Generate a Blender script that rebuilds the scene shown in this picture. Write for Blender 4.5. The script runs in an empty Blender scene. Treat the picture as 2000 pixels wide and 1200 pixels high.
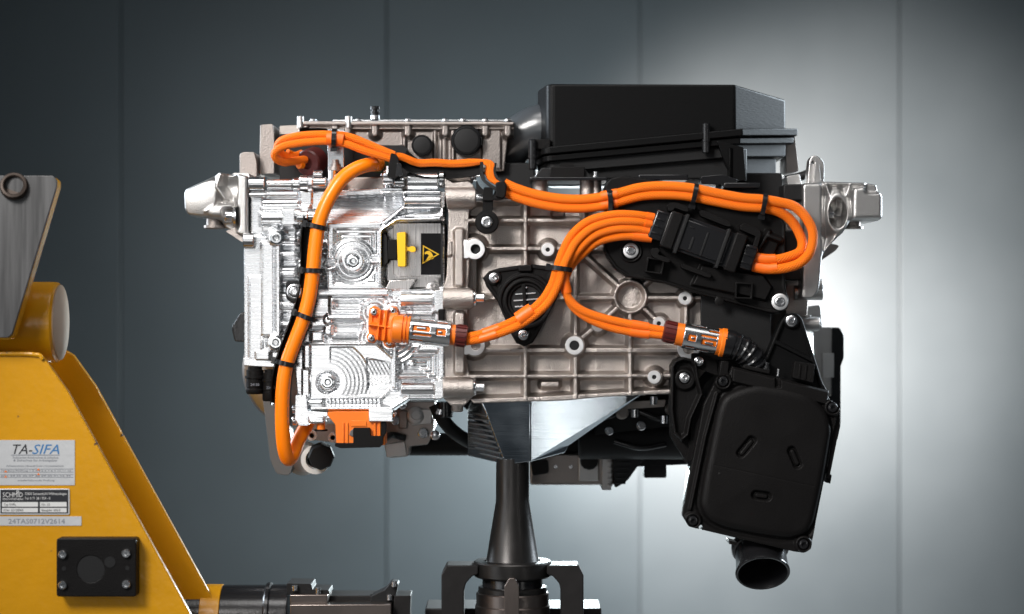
import bpy, bmesh, math, random
import numpy as np
from mathutils import Vector, Matrix
random.seed(7)
rng = np.random.default_rng(7)
C = bpy.context.scene.collection
SC = bpy.context.scene
R = math.radians
S = 0.0006          # metres per working unit; the camera stands 4000 units from the front of the machine
D = 4000.0

# ------------------------------------------------------------------ camera, world, lamps
cam = bpy.data.cameras.new('camera'); co = bpy.data.objects.new('camera', cam); C.objects.link(co)
co.location = (0, -D*S, 0); co.rotation_euler = (R(90), 0, 0)
cam.sensor_width = 36; cam.lens = 72; cam.clip_start = 0.05; cam.clip_end = 60
cam.dof.use_dof = True; cam.dof.focus_distance = (D-25)*S; cam.dof.aperture_fstop = 3.4
SC.camera = co
w = bpy.data.worlds.new('World'); SC.world = w; w.use_nodes = True
w.node_tree.nodes['Background'].inputs[0].default_value = (0.10, 0.115, 0.13, 1)
w.node_tree.nodes['Background'].inputs[1].default_value = 0.38
SC.view_settings.view_transform = 'Standard'; SC.view_settings.look = 'None'
SC.view_settings.exposure = 0.0; SC.view_settings.gamma = 1.0
def area(name, loc, target, sx, sy, power, col=(1,1,1), spread=180):
    l = bpy.data.lights.new(name, 'AREA'); l.shape = 'RECTANGLE'; l.size = sx; l.size_y = sy; l.energy = power; l.color = col; l.spread = R(spread)
    o = bpy.data.objects.new(name, l); C.objects.link(o); o.location = loc
    o.rotation_euler = (Vector(target)-Vector(loc)).to_track_quat('-Z', 'Y').to_euler(); return o
def spot(name, loc, target, power, ang, blend, rad, col=(1,1,1)):
    l = bpy.data.lights.new(name, 'SPOT'); l.energy = power; l.spot_size = R(ang); l.spot_blend = blend; l.shadow_soft_size = rad; l.color = col
    o = bpy.data.objects.new(name, l); C.objects.link(o); o.location = loc
    o.rotation_euler = (Vector(target)-Vector(loc)).to_track_quat('-Z', 'Y').to_euler(); return o
area('softbox_front', (-0.42, -2.5, -0.17), (-0.22, 0, -0.05), 0.50, 0.40, 0.64, (1.0, 0.985, 0.97), 100)
area('softbox_front_upper', (-0.52, -2.5, 0.30), (-0.25, 0, 0.05), 0.50, 0.34, 0.17, (0.95, 0.98, 1.0), 100)
area('key_left', (-1.15, -1.8, 1.15), (0.05, 0, -0.05), 0.7, 0.7, 7.2, (1.0, 0.97, 0.94), 54)
area('softbox_overhead', (0.0, -0.70, 1.5), (0.0, -0.05, 0.0), 1.2, 0.5, 3.2, (1.0, 0.98, 0.96), 80)
area('strip_left', (-1.25, 0.55, 0.55), (0.0, 0.2, 0.1), 0.25, 0.9, 5.0, (0.80, 0.90, 1.0), 60)
area('strip_right', (1.35, 0.75, 0.45), (0.3, 0.2, 0.1), 0.3, 0.9, 8, (0.80, 0.91, 1.0), 70)
area('fill_left', (-2.1, -1.3, 0.1), (0.0, 0.0, 0.0), 1.4, 1.4, 2.6, (0.92, 0.96, 1.0), 70)
area('strip_front_right', (1.28, -1.62, 0.0), (0.0, 0.0, -0.05), 0.05, 1.1, 0.16, (1.0, 0.99, 0.97), 60)
spot('wall_spot_right', (0.34, 0.56, 0.03), (0.57, 1.5, 0.08), 330, 64, 1.0, 0.06, (1.0, 0.93, 0.87))
spot('wall_spot_right_low', (0.36, 0.56, -0.08), (0.55, 1.5, -0.32), 215, 66, 1.0, 0.06, (1.0, 0.94, 0.89))
spot('wall_spot_left', (-0.22, 0.75, 0.10), (-0.47, 1.5, 0.24), 8, 48, 1.0, 0.06, (0.95, 0.98, 1.0))
point = bpy.data.lights.new('wall_lamp', 'POINT'); point.energy = 56; point.shadow_soft_size = 0.05; point.color = (0.84, 0.96, 1.0)
po = bpy.data.objects.new('wall_lamp', point); C.objects.link(po); po.location = (0.14, 0.93, -0.20)

# ------------------------------------------------------------------ materials
def mat(name, base, metal=0.0, rough=0.5, bump=0.0, bscale=(300,300,300), detail=2.0, var=0.0, vscale=20.0, rvar=0.0, spec=0.5, coat=0.0, streak=None, chips=None):
    m = bpy.data.materials.new(name); m.use_nodes = True; nt = m.node_tree; b = nt.nodes['Principled BSDF']
    b.inputs['Base Color'].default_value = (*base, 1); b.inputs['Metallic'].default_value = metal
    b.inputs['Roughness'].default_value = rough; b.inputs['Specular IOR Level'].default_value = spec
    b.inputs['Coat Weight'].default_value = coat; b.inputs['Coat Roughness'].default_value = 0.12
    tc = nt.nodes.new('ShaderNodeTexCoord')
    if bump:
        mp = nt.nodes.new('ShaderNodeMapping'); mp.inputs['Scale'].default_value = bscale
        n = nt.nodes.new('ShaderNodeTexNoise'); n.inputs['Scale'].default_value = 1.0; n.inputs['Detail'].default_value = detail
        bp = nt.nodes.new('ShaderNodeBump'); bp.inputs['Strength'].default_value = bump; bp.inputs['Distance'].default_value = 0.001
        nt.links.new(tc.outputs['Object'], mp.inputs[0]); nt.links.new(mp.outputs[0], n.inputs['Vector'])
        nt.links.new(n.outputs['Fac'], bp.inputs['Height']); nt.links.new(bp.outputs[0], b.inputs['Normal'])
    if var or rvar:
        n2 = nt.nodes.new('ShaderNodeTexNoise'); n2.inputs['Scale'].default_value = vscale; n2.inputs['Detail'].default_value = 4
        if streak:
            m2 = nt.nodes.new('ShaderNodeMapping'); m2.inputs['Scale'].default_value = streak; n2.inputs['Scale'].default_value = 1.0
            nt.links.new(tc.outputs['Object'], m2.inputs[0]); nt.links.new(m2.outputs[0], n2.inputs['Vector'])
        else: nt.links.new(tc.outputs['Object'], n2.inputs['Vector'])
        if var:
            mx = nt.nodes.new('ShaderNodeMix'); mx.data_type = 'RGBA'
            mx.inputs[6].default_value = (*[c*(1-var) for c in base], 1); mx.inputs[7].default_value = (*[min(1, c*(1+var)) for c in base], 1)
            nt.links.new(n2.outputs['Fac'], mx.inputs[0]); nt.links.new(mx.outputs[2], b.inputs['Base Color'])
        if rvar:
            mr = nt.nodes.new('ShaderNodeMapRange'); mr.inputs['From Min'].default_value = 0.3; mr.inputs['From Max'].default_value = 0.7
            mr.inputs['To Min'].default_value = rough-rvar; mr.inputs['To Max'].default_value = rough+rvar
            nt.links.new(n2.outputs['Fac'], mr.inputs[0]); nt.links.new(mr.outputs[0], b.inputs['Roughness'])
    if chips:      # small worn spots
        n3 = nt.nodes.new('ShaderNodeTexNoise'); n3.inputs['Scale'].default_value = chips[0]; n3.inputs['Detail'].default_value = 5
        mr = nt.nodes.new('ShaderNodeMapRange'); mr.inputs['From Min'].default_value = chips[1]; mr.inputs['From Max'].default_value = chips[1]+0.025
        nt.links.new(tc.outputs['Object'], n3.inputs['Vector']); nt.links.new(n3.outputs['Fac'], mr.inputs[0])
        mx = nt.nodes.new('ShaderNodeMix'); mx.data_type = 'RGBA'; mx.inputs[7].default_value = (*chips[2], 1)
        src = b.inputs['Base Color'].links[0].from_socket if b.inputs['Base Color'].links else None
        if src: nt.links.new(src, mx.inputs[6])
        else: mx.inputs[6].default_value = (*base, 1)
        nt.links.new(mr.outputs[0], mx.inputs[0]); nt.links.new(mx.outputs[2], b.inputs['Base Color'])
    return m
def braid(name, base):
    m = bpy.data.materials.new(name); m.use_nodes = True; nt = m.node_tree; b = nt.nodes['Principled BSDF']
    b.inputs['Roughness'].default_value = 0.5; b.inputs['Specular IOR Level'].default_value = 0.3
    uv = nt.nodes.new('ShaderNodeUVMap'); sp = nt.nodes.new('ShaderNodeSeparateXYZ'); nt.links.new(uv.outputs[0], sp.inputs[0])
    def M(op, a, bb):
        n = nt.nodes.new('ShaderNodeMath'); n.operation = op
        for i, v in enumerate((a, bb)):
            if v is None: continue
            if isinstance(v, (int, float)): n.inputs[i].default_value = v
            else: nt.links.new(v, n.inputs[i])
        return n.outputs[0]
    u = M('MULTIPLY', sp.outputs[0], 2*math.pi/6.5); v = M('MULTIPLY', sp.outputs[1], 2*math.pi*11)
    s1 = M('SINE', M('ADD', u, v), None); s2 = M('SINE', M('SUBTRACT', u, v), None)
    h = M('MAXIMUM', s1, s2)
    bp = nt.nodes.new('ShaderNodeBump'); bp.inputs['Strength'].default_value = 0.55; bp.inputs['Distance'].default_value = 0.0012
    nt.links.new(h, bp.inputs['Height']); nt.links.new(bp.outputs[0], b.inputs['Normal'])
    mr = nt.nodes.new('ShaderNodeMapRange'); mr.inputs['From Min'].default_value = -0.6; mr.inputs['From Max'].default_value = 0.8
    nt.links.new(h, mr.inputs[0])
    mx = nt.nodes.new('ShaderNodeMix'); mx.data_type = 'RGBA'
    mx.inputs[6].default_value = (base[0]*0.80, base[1]*0.62, base[2]*0.6, 1); mx.inputs[7].default_value = (*base, 1)
    nt.links.new(mr.outputs[0], mx.inputs[0]); nt.links.new(mx.outputs[2], b.inputs['Base Color'])
    return m
M = {}
M['milled'] = mat('milled_aluminium', (0.85,0.86,0.875), 1, 0.27, 0.06, (30,60,900), rvar=0.07, var=0.10, streak=(25,60,500))
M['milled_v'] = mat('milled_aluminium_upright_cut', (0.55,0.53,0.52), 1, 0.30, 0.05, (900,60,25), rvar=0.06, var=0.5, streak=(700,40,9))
M['turned'] = mat('turned_aluminium', (0.88,0.89,0.90), 1, 0.18, 0.08, (1300,30,30))
M['cast'] = mat('cast_aluminium', (0.43,0.388,0.36), 1, 0.40, 0.75, (850,850,850), var=0.22, vscale=38, rvar=0.05)
M['cast_dark'] = mat('dark_cast_aluminium', (0.42,0.38,0.35), 1, 0.46, 0.6, (850,850,850), var=0.15, vscale=30)
M['cast_light'] = mat('bright_cast_aluminium', (0.54,0.53,0.52), 1, 0.40, 0.4, (900,900,900), var=0.08, vscale=30)
M['cast_rear'] = mat('grey_cast_aluminium', (0.33,0.295,0.275), 1, 0.44, 0.35, (500,500,500), var=0.15, vscale=18)
M['machined'] = mat('machined_face', (0.92,0.92,0.92), 1, 0.48, 0.10, (900,900,900), rvar=0.05, vscale=90)
M['steel'] = mat('bolt_steel', (0.72,0.72,0.73), 1, 0.26)
M['sheet'] = mat('spring_steel_sheet', (0.62,0.63,0.64), 1, 0.24)
M['black'] = mat('black_plastic', (0.006,0.0055,0.0055), 0, 0.46, 0.35, (700,700,700), spec=0.13, rvar=0.07, vscale=25, chips=(160, 0.74, (0.03,0.03,0.03)))
M['black_print'] = mat('layered_black_plastic', (0.0045,0.0045,0.0047), 0, 0.42, 0.16, (160,40,700), spec=0.11)
M['black_gloss'] = mat('glossy_black_plastic', (0.010,0.010,0.011), 0, 0.22, 0.10, (350,350,350))
M['black_deep'] = mat('matte_black_rubber', (0.007,0.007,0.0075), 0, 0.62, 0.15, (500,500,500), spec=0.3)
M['felt'] = mat('grey_fabric_tape', (0.10,0.13,0.15), 0, 0.75, 0.9, (1400,1400,1400), var=0.7, vscale=1500)
M['post'] = mat('blackened_steel', (0.038,0.036,0.035), 0.8, 0.36, 0.10, (60,60,900), rvar=0.08, vscale=40)
M['brown_steel'] = mat('ground_steel', (0.20,0.17,0.155), 1, 0.34, 0.10, (500,500,60), rvar=0.06)
M['jaw'] = mat('oiled_steel', (0.013,0.012,0.012), 0.0, 0.62, 0.1, (200,200,200), var=0.55, vscale=45, spec=0.18)
M['wedge'] = mat('wedge_aluminium', (0.46,0.51,0.55), 1, 0.15, 0.16, (14,14,380), detail=3, var=0.30, vscale=28, rvar=0.03)
M['orange'] = mat('orange_cable_jacket', (1.0,0.225,0.002), 0, 0.33, 0.05, (200,200,200))
M['orange_plastic'] = mat('orange_plastic', (0.80,0.175,0.008), 0, 0.40, 0.08, (900,900,900))
M['orange_tape'] = mat('orange_shrink_tube', (0.88,0.145,0.004), 0, 0.45, 0.15, (250,250,250))
M['braid'] = braid('orange_braided_sleeve', (1.0,0.205,0.001))
M['red_brown'] = mat('red_brown_plastic', (0.085,0.010,0.008), 0, 0.42, 0.1, (700,700,700))
M['yellow_plug'] = mat('yellow_plastic', (0.86,0.50,0.012), 0, 0.38)
M['yellow'] = mat('yellow_enamel', (0.56,0.262,0.005), 0, 0.27, 0.55, (75,75,75), var=0.10, vscale=9, chips=(38, 0.70, (0.10,0.06,0.03)))
M['cap'] = mat('beige_end_cap', (0.30,0.20,0.115), 0, 0.55, 0.03, (200,200,200))
M['plate_steel'] = mat('scratched_steel_plate', (0.085,0.085,0.086), 0.85, 0.46, 0.20, (420,30,24), detail=4, var=0.55, streak=(130,20,7), rvar=0.10)
M['rust'] = mat('dark_bushing', (0.05,0.037,0.03), 0.6, 0.5)
M['sticker'] = mat('silver_sticker', (0.52,0.53,0.54), 0.15, 0.33, 0.5, (90,90,90))
M['white_sticker'] = mat('white_field', (0.62,0.62,0.61), 0, 0.4)
M['ink'] = mat('black_ink', (0.015,0.016,0.02), 0, 0.4)
M['ink_grey'] = mat('grey_ink', (0.20,0.21,0.24), 0, 0.4)
M['ink_blue'] = mat('blue_ink', (0.03,0.16,0.38), 0, 0.4)
M['ink_yellow'] = mat('yellow_print', (0.66,0.40,0.01), 0, 0.45)
M['label_black'] = mat('black_label', (0.006,0.006,0.007), 0, 0.5, spec=0.1)
M['white_plastic'] = mat('white_plastic', (0.75,0.75,0.74), 0, 0.4)
M['green'] = mat('dark_green_plastic', (0.02,0.05,0.02), 0, 0.5)
M['duct'] = mat('satin_dark_plastic', (0.045,0.05,0.055), 0, 0.28, 0.05, (200,200,200), spec=0.9)
M['grey_plastic'] = mat('grey_plastic', (0.10,0.10,0.10), 0, 0.5)
M['wall'] = mat('grey_wall_panel', (0.038,0.045,0.0495), 0.0, 0.42, 0.03, (3,3,60), var=0.13, vscale=3.0, spec=0.35, rvar=0.08)
M['joint'] = mat('panel_joint', (0.034,0.040,0.044), 0.0, 0.5)
M['floor'] = mat('concrete_floor', (0.17,0.17,0.17), 0, 0.5, 0.1, (40,40,40), var=0.15, vscale=4)

# ------------------------------------------------------------------ object helpers
ORG = {}
def thing(name, label, cat, at, group=None):
    o = bpy.data.objects.new(name, None); C.objects.link(o); o.empty_display_size = 0.05
    o.location = Vector(at); ORG[o.name] = Vector(at)
    o['label'] = label; o['category'] = cat
    if group: o['group'] = group
    return o
def kp(d): return 1 + d/D
def W(x, y, d, k=None):
    k = kp(d) if k is None else k
    return ((x-1000)*k, d, (600-y)*k)
def link(name, me, m, parent, c, kind=None, label=None):
    me.materials.append(M[m] if isinstance(m, str) else m)
    o = bpy.data.objects.new(name, me); C.objects.link(o)
    if parent is not None:
        o.parent = parent; o.location = c - ORG[parent.name]
    else: o.location = c
    ORG[o.name] = c
    if kind or name == 'print': o['kind'] = kind or 'stuff'
    if label: o['label'] = label
    return o
class Geo:
    def __init__(s): s.v = []; s.f = []; s.uv = []
    def add(s, v, f, uv=None):
        n = len(s.v); s.v += [tuple(p) for p in v]; s.f += [tuple(i+n for i in q) for q in f]
        s.uv += uv if uv else [[(0,0)]*len(q) for q in f]
        return s
def build(name, g, m, parent, bevel=0, seg=2, ang=32, uv=False, kind=None, label=None, smooth=True):
    v = np.array(g.v, dtype=float)*S
    c = (v.min(0)+v.max(0))/2; v = v-c
    me = bpy.data.meshes.new(name); me.from_pydata(v.tolist(), [], g.f)
    if uv:
        ul = me.uv_layers.new(name='UVMap'); flat = [x for q in g.uv for p in q for x in p]
        ul.data.foreach_set('uv', flat)
    bm = bmesh.new(); bm.from_mesh(me)
    bmesh.ops.recalc_face_normals(bm, faces=bm.faces)
    if bevel:
        es = [e for e in bm.edges if len(e.link_faces) == 2 and e.calc_face_angle(0) > R(25)]
        if es:
            new = set(bmesh.ops.bevel(bm, geom=es, offset=bevel*S, segments=seg, profile=0.5, affect='EDGES', clamp_overlap=True)['faces'])
            for f in bm.faces: f.smooth = f in new or f.calc_area() < (6*S)**2
            smooth = False
    bm.to_mesh(me); bm.free()
    if smooth:
        me.shade_smooth(); me.set_sharp_from_angle(angle=R(ang))
    return link(name, me, m, parent, Vector(c), kind, label)
# --- geometry makers (return Geo; all take g= to append)
def prism(pts, d0, d1, g=None, k=None):
    g = g or Geo(); k = kp(d0) if k is None else k; n = len(pts)
    v = [W(x, y, d0, k) for x, y in pts] + [W(x, y, d1, k) for x, y in pts]
    f = [tuple(range(n)), tuple(range(2*n-1, n-1, -1))] + [(i, n+i, n+(i+1) % n, (i+1) % n) for i in range(n)]
    return g.add(v, f)
def rect(x0, y0, x1, y1): return [(x0,y0),(x1,y0),(x1,y1),(x0,y1)]
def box(x0, y0, x1, y1, d0, d1, g=None, k=None): return prism(rect(x0,y0,x1,y1), d0, d1, g, k)
def rr(x0, y0, x1, y1, r, n=5):
    out = []
    for cx, cy, a0 in ((x1-r,y0+r,-90),(x1-r,y1-r,0),(x0+r,y1-r,90),(x0+r,y0+r,180)):
        for i in range(n+1):
            a = R(a0+90*i/n); out.append((cx+r*math.cos(a), cy+r*math.sin(a)))
    return out
def circ(x, y, r, n=32): return [(x+r*math.cos(2*math.pi*i/n), y+r*math.sin(2*math.pi*i/n)) for i in range(n)]
def rot(pts, cx, cy, deg):
    c, s = math.cos(R(deg)), math.sin(R(deg))
    return [(cx+(x-cx)*c-(y-cy)*s, cy+(x-cx)*s+(y-cy)*c) for x, y in pts]
def rounded(pts, r, n=4):
    out = []; N = len(pts)
    for i in range(N):
        p0, p, p1 = np.array(pts[i-1], float), np.array(pts[i], float), np.array(pts[(i+1) % N], float)
        rr_ = r[i] if isinstance(r, (list, tuple)) else r
        a = p0-p; b = p1-p; la, lb = np.linalg.norm(a), np.linalg.norm(b); t = min(rr_, la*0.45, lb*0.45)
        A = p+a/la*t; B = p+b/lb*t
        for j in range(n+1):
            s = j/n; out.append(tuple((1-s)**2*A + 2*s*(1-s)*p + s*s*B))
    return out
def lathe(prof, o, ax, seg=32, g=None, phase=0.0, up=None):
    """prof: (radius, t[, six-lobe modulation]); o in world units"""
    g = g or Geo(); ax = Vector(ax).normalized()
    ref = Vector(up) if up else (Vector((0,0,1)) if abs(ax.z) < 0.9 else Vector((1,0,0)))
    e1 = ax.cross(ref).normalized(); e2 = ax.cross(e1); o = Vector(o); v = []; n = len(prof)
    for q in prof:
        r, t = q[0], q[1]; md = q[2] if len(q) > 2 else 0
        for i in range(seg):
            a = 2*math.pi*i/seg+phase; r_ = r*(1+md*math.cos(6*a))
            p = o+ax*t+e1*(r_*math.cos(a))+e2*(r_*math.sin(a)); v.append(p)
    f = [(j*seg+i, j*seg+(i+1) % seg, (j+1)*seg+(i+1) % seg, (j+1)*seg+i) for j in range(n-1) for i in range(seg)]
    if prof[0][0] > 0.01: f.append(tuple(range(seg-1, -1, -1)))
    if prof[-1][0] > 0.01: f.append(tuple(range((n-1)*seg, n*seg)))
    return g.add(v, f)
def lathepx(prof, x, y, d, ax=(0,-1,0), seg=32, g=None, phase=0.0): return lathe(prof, W(x, y, d), ax, seg, g, phase)
def cr(pts, step=4.0):
    """Catmull-Rom through world points, resampled"""
    P = [np.array(p, float) for p in pts]; P = [2*P[0]-P[1]]+P+[2*P[-1]-P[-2]]; out = []
    for i in range(1, len(P)-2):
        L = np.linalg.norm(P[i+1]-P[i]); n = max(2, int(L/step))
        for j in range(n):
            t = j/n; a, b, c, d = P[i-1:i+3]
            out.append(0.5*((2*b)+(c-a)*t+(2*a-5*b+4*c-d)*t*t+(-a+3*b-3*c+d)*t**3))
    out.append(P[-2]); return out
def wpath(pts, step=4.0): return cr([W(*p) for p in pts], step)
def sweep(path, prof, g=None, closed=True, caps=True, ref=(0,-1,0), scale=None):
    """prof: list of (across, towards camera)"""
    g = g or Geo(); n = len(prof); v = []; L = 0; us = []
    Np = len(path); prevb = None
    for i, p in enumerate(path):
        t = path[min(i+1, Np-1)]-path[max(i-1, 0)]; t = t/np.linalg.norm(t)
        if i: L += np.linalg.norm(p-path[i-1])
        us.append(L)
        r_ = np.array(ref, float); b = np.cross(t, r_)
        if np.linalg.norm(b) < 0.25 and prevb is not None: b = prevb-t*np.dot(prevb, t)
        elif prevb is not None and np.dot(b, prevb) < 0: b = -b if np.linalg.norm(b) < 0.5 else b
        b = b/np.linalg.norm(b); prevb = b; nn = np.cross(b, t)
        sc = scale(i/(Np-1)) if scale else 1.0
        for (a, h) in prof: v.append(p+b*a*sc+nn*h*sc)
    f = []; uv = []; m = n if closed else n-1
    for i in range(Np-1):
        for j in range(m):
            j2 = (j+1) % n
            f.append((i*n+j, i*n+j2, (i+1)*n+j2, (i+1)*n+j))
            uv.append([(us[i], j/n), (us[i], (j+1)/n), (us[i+1], (j+1)/n), (us[i+1], j/n)])
    if caps and closed:
        f.append(tuple(range(n-1, -1, -1))); uv.append([(0,0)]*n)
        f.append(tuple((Np-1)*n+j for j in range(n))); uv.append([(us[-1],0)]*n)
    return g.add(v, f, uv)
def tubeg(pts, r, seg=16, g=None, step=4.0, world=False):
    path = cr(pts, step) if world else wpath(pts, step)
    return sweep(path, [(r*math.cos(2*math.pi*i/seg), r*math.sin(2*math.pi*i/seg)) for i in range(seg)], g)
def plate(outs, d0, d1, bev=0.0, k=None, g=None):
    """flat plate with holes (first outline is the edge); front at d0"""
    k = kp(d0) if k is None else k
    cu = bpy.data.curves.new('outline', 'CURVE'); cu.dimensions = '2D'; cu.fill_mode = 'BOTH'
    cu.extrude = max(0.01, (d1-d0)/2-bev)*S; cu.bevel_depth = bev*S; cu.bevel_resolution = 1; cu.offset = -bev*S
    for o in outs:
        sp = cu.splines.new('POLY'); sp.points.add(len(o)-1); sp.use_cyclic_u = True
        for p, q in zip(sp.points, o):
            X, Y, Z = W(q[0], q[1], d0, k); p.co = (X*S, Z*S, 0, 1)
    ob = bpy.data.objects.new('outline', cu); me = bpy.data.meshes.new_from_object(ob)
    v = [(p.co.x/S, (d0+d1)/2-p.co.z/S, p.co.y/S) for p in me.vertices]; f = [tuple(p.vertices) for p in me.polygons]
    bpy.data.objects.remove(ob); bpy.data.curves.remove(cu); bpy.data.meshes.remove(me)
    g = g or Geo(); g.add(v, f)
    return g
def textg(s, x, y, d, size, g=None, shear=0.0, width=None, deg=0, k=None):
    """lettering, x,y = left end of the base line; size = cap height in px"""
    k = kp(d) if k is None else k
    cu = bpy.data.curves.new('lettering', 'FONT'); cu.body = s; cu.size = 1; cu.shear = shear; cu.extrude = 0.0; cu.resolution_u = 2
    ob = bpy.data.objects.new('lettering', cu); me = bpy.data.meshes.new_from_object(ob)
    xs = [p.co.x for p in me.vertices]; wd = max(xs)-min(xs) if xs else 1
    sy = size/0.70; sx = width/wd if width else sy; c, s_ = math.cos(R(deg)), math.sin(R(deg)); v = []
    for p in me.vertices:
        a, b = p.co.x*sx, p.co.y*sy; v.append(W(x+a*c+b*s_, y+a*s_-b*c, d, k))
    f = [tuple(p.vertices) for p in me.polygons]
    bpy.data.objects.remove(ob); bpy.data.curves.remove(cu); bpy.data.meshes.remove(me)
    return (g or Geo()).add(v, f)
# --- relief: a casting or milled block given as a height field with real sides
def sseg(X, Y, x0, y0, x1, y1):
    dx, dy = x1-x0, y1-y0; t = np.clip(((X-x0)*dx+(Y-y0)*dy)/(dx*dx+dy*dy+1e-9), 0, 1)
    return np.hypot(X-x0-t*dx, Y-y0-t*dy)
def spoly(X, Y, pts):
    d = np.full(X.shape, 1e18); s = np.ones(X.shape); n = len(pts)
    for i in range(n):
        ax, ay = pts[i]; bx, by = pts[i-1]; ex, ey = bx-ax, by-ay; wx, wy = X-ax, Y-ay
        t = np.clip((wx*ex+wy*ey)/(ex*ex+ey*ey+1e-12), 0, 1)
        d = np.minimum(d, (wx-ex*t)**2+(wy-ey*t)**2)
        c1 = Y >= ay; c2 = Y < by; c3 = ex*wy > ey*wx
        s = np.where((c1 & c2 & c3) | (~c1 & ~c2 & ~c3), -s, s)
    return s*np.sqrt(d)
def srect(X, Y, x0, y0, x1, y1, r=0):
    qx = np.abs(X-(x0+x1)/2)-(x1-x0)/2+r; qy = np.abs(Y-(y0+y1)/2)-(y1-y0)/2+r
    return np.hypot(np.maximum(qx,0), np.maximum(qy,0))+np.minimum(np.maximum(qx,qy),0)-r
def scirc(X, Y, x, y, r): return np.hypot(X-x, Y-y)-r
def smax(a, b, k):
    if k <= 0: return np.maximum(a, b)
    h = np.maximum(k-np.abs(a-b), 0)/k; return np.maximum(a, b)+h*h*k*0.25
def smin(a, b, k): return -smax(-a, -b, k)
def drop(sd, r, steep):
    t = np.maximum(sd+r, 0); return np.where(t < r, r-np.sqrt(np.maximum(r*r-t*t, 0)), r+(t-r)*steep)
def up(H, sd, h, r=1.5, steep=4, k=3): return smax(H, h-drop(sd, r, steep), k)
def dn(H, sd, h, r=1.5, steep=4, k=1.5): return smin(H, h+drop(sd, r, steep), k)
def lvl(H, sd, h):
    return np.where(sd < 0, h, H)
def soften(H, n=2):
    for _ in range(n):
        P = np.pad(H, 1, mode='edge'); H = (P[:-2,1:-1]+2*P[1:-1,1:-1]+P[2:,1:-1])/4
        P = np.pad(H, 1, mode='edge'); H = (P[1:-1,:-2]+2*P[1:-1,1:-1]+P[1:-1,2:])/4
    return H
def relief(name, m, parent, bb, hfun, osd, d_base, d_back, res=1.0, ang=180, label=None, roll=(2.0, 5)):
    x0, y0, x1, y1 = bb; nx = int((x1-x0)/res)+1; ny = int((y1-y0)/res)+1
    xs = np.linspace(x0, x1, nx); ys = np.linspace(y0, y1, ny); X, Y = np.meshgrid(xs, ys)
    H = hfun(X, Y); sd = osd(X, Y)
    if roll: H = H-np.minimum(drop(sd, roll[0], roll[1]), 14)
    keep = sd < 0.6; k = kp(d_base)
    q = keep[:-1,:-1] & keep[1:,:-1] & keep[:-1,1:] & keep[1:,1:]
    idx = np.arange(nx*ny).reshape(ny, nx)
    F = np.stack([idx[:-1,:-1][q], idx[1:,:-1][q], idx[1:,1:][q], idx[:-1,1:][q]], 1)
    P = np.stack([(X-1000)*k, d_base-H, (600-Y)*k], -1).reshape(-1, 3)
    E = np.concatenate([F[:,[0,1]], F[:,[1,2]], F[:,[2,3]], F[:,[3,0]]])
    key = E.min(1).astype(np.int64)*nx*ny+E.max(1); u, inv, cnt = np.unique(key, return_inverse=True, return_counts=True)
    B = E[cnt[inv] == 1]
    used = np.unique(F); mp = -np.ones(nx*ny, int); mp[used] = np.arange(len(used))
    V = P[used]; F = mp[F]; B = mp[B]; n = len(V)
    bu = np.unique(B); m2 = -np.ones(n, int); m2[bu] = np.arange(len(bu))
    V1 = V[bu]; V2 = V[bu].copy(); V2[:,1] = d_back; nb = len(bu)
    SF = np.stack([n+m2[B[:,1]], n+m2[B[:,0]], n+nb+m2[B[:,0]], n+nb+m2[B[:,1]]], 1)
    V = np.concatenate([V, V1, V2])*S; F = np.concatenate([F, SF])
    c = (V.min(0)+V.max(0))/2; V = V-c
    me = bpy.data.meshes.new(name); me.vertices.add(len(V)); me.vertices.foreach_set('co', V.astype(np.float32).ravel())
    me.loops.add(F.size); me.loops.foreach_set('vertex_index', F.astype(np.int32).ravel())
    me.polygons.add(len(F)); me.polygons.foreach_set('loop_start', np.arange(0, F.size, 4, dtype=np.int32))
    me.update(calc_edges=True); me.shade_smooth()
    if ang < 180: me.set_sharp_from_angle(angle=R(ang))
    return link(name, me, m, parent, Vector(c), None, label)
# --- fasteners
def boltg(x, y, d, r, h=None, ax=(0,-1,0), g=None, washer=1.0, phase=None):
    """flanged head with a six-lobe recess, seat at depth d"""
    h = h or r*0.75; ph = random.random() if phase is None else phase
    a = [(r*washer,0),(r*washer,h*0.25),(r*washer-1,h*0.33),(r*0.70,h*0.36),(r*0.68,h*0.92),(r*0.60,h),(r*0.40,h,0.16),(r*0.36,h*0.45,0.16),(0.02,h*0.35)]
    return lathepx(a, x, y, d, ax, 36, g, ph)
def bolt(parent, x, y, d, r, m='steel', **kw): return build('bolt', boltg(x, y, d, r, **kw), m, parent, ang=40)
def bossring(parent, x, y, d, ro, ri, depth=14, m='machined'):
    p = [(ro,-6),(ro,-0.8),(ro-0.8,0),(ri+1,0),(ri,-1),(ri,-depth),(0.02,-depth)]
    build('dark_bore', lathepx([(ri-0.1,-2.2),(ri-0.1,-2.4),(0.02,-2.4)], x, y, d), 'black_deep', parent, smooth=False)  # black disc just inside the mouth paints in the shade of the hole
    return build('boss', lathepx(p, x, y, d), m, parent, ang=40)
def cylx(x0, x1, y, d, r, g=None, seg=28, ch=1.2, k=None):
    k = kp(d) if k is None else k; o = ((x0-1000)*k, d, (600-y)*k); L = (x1-x0)*k
    return lathe([(r-ch,0),(r,ch),(r,L-ch),(r-ch,L)], o, (1,0,0), seg, g)
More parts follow.
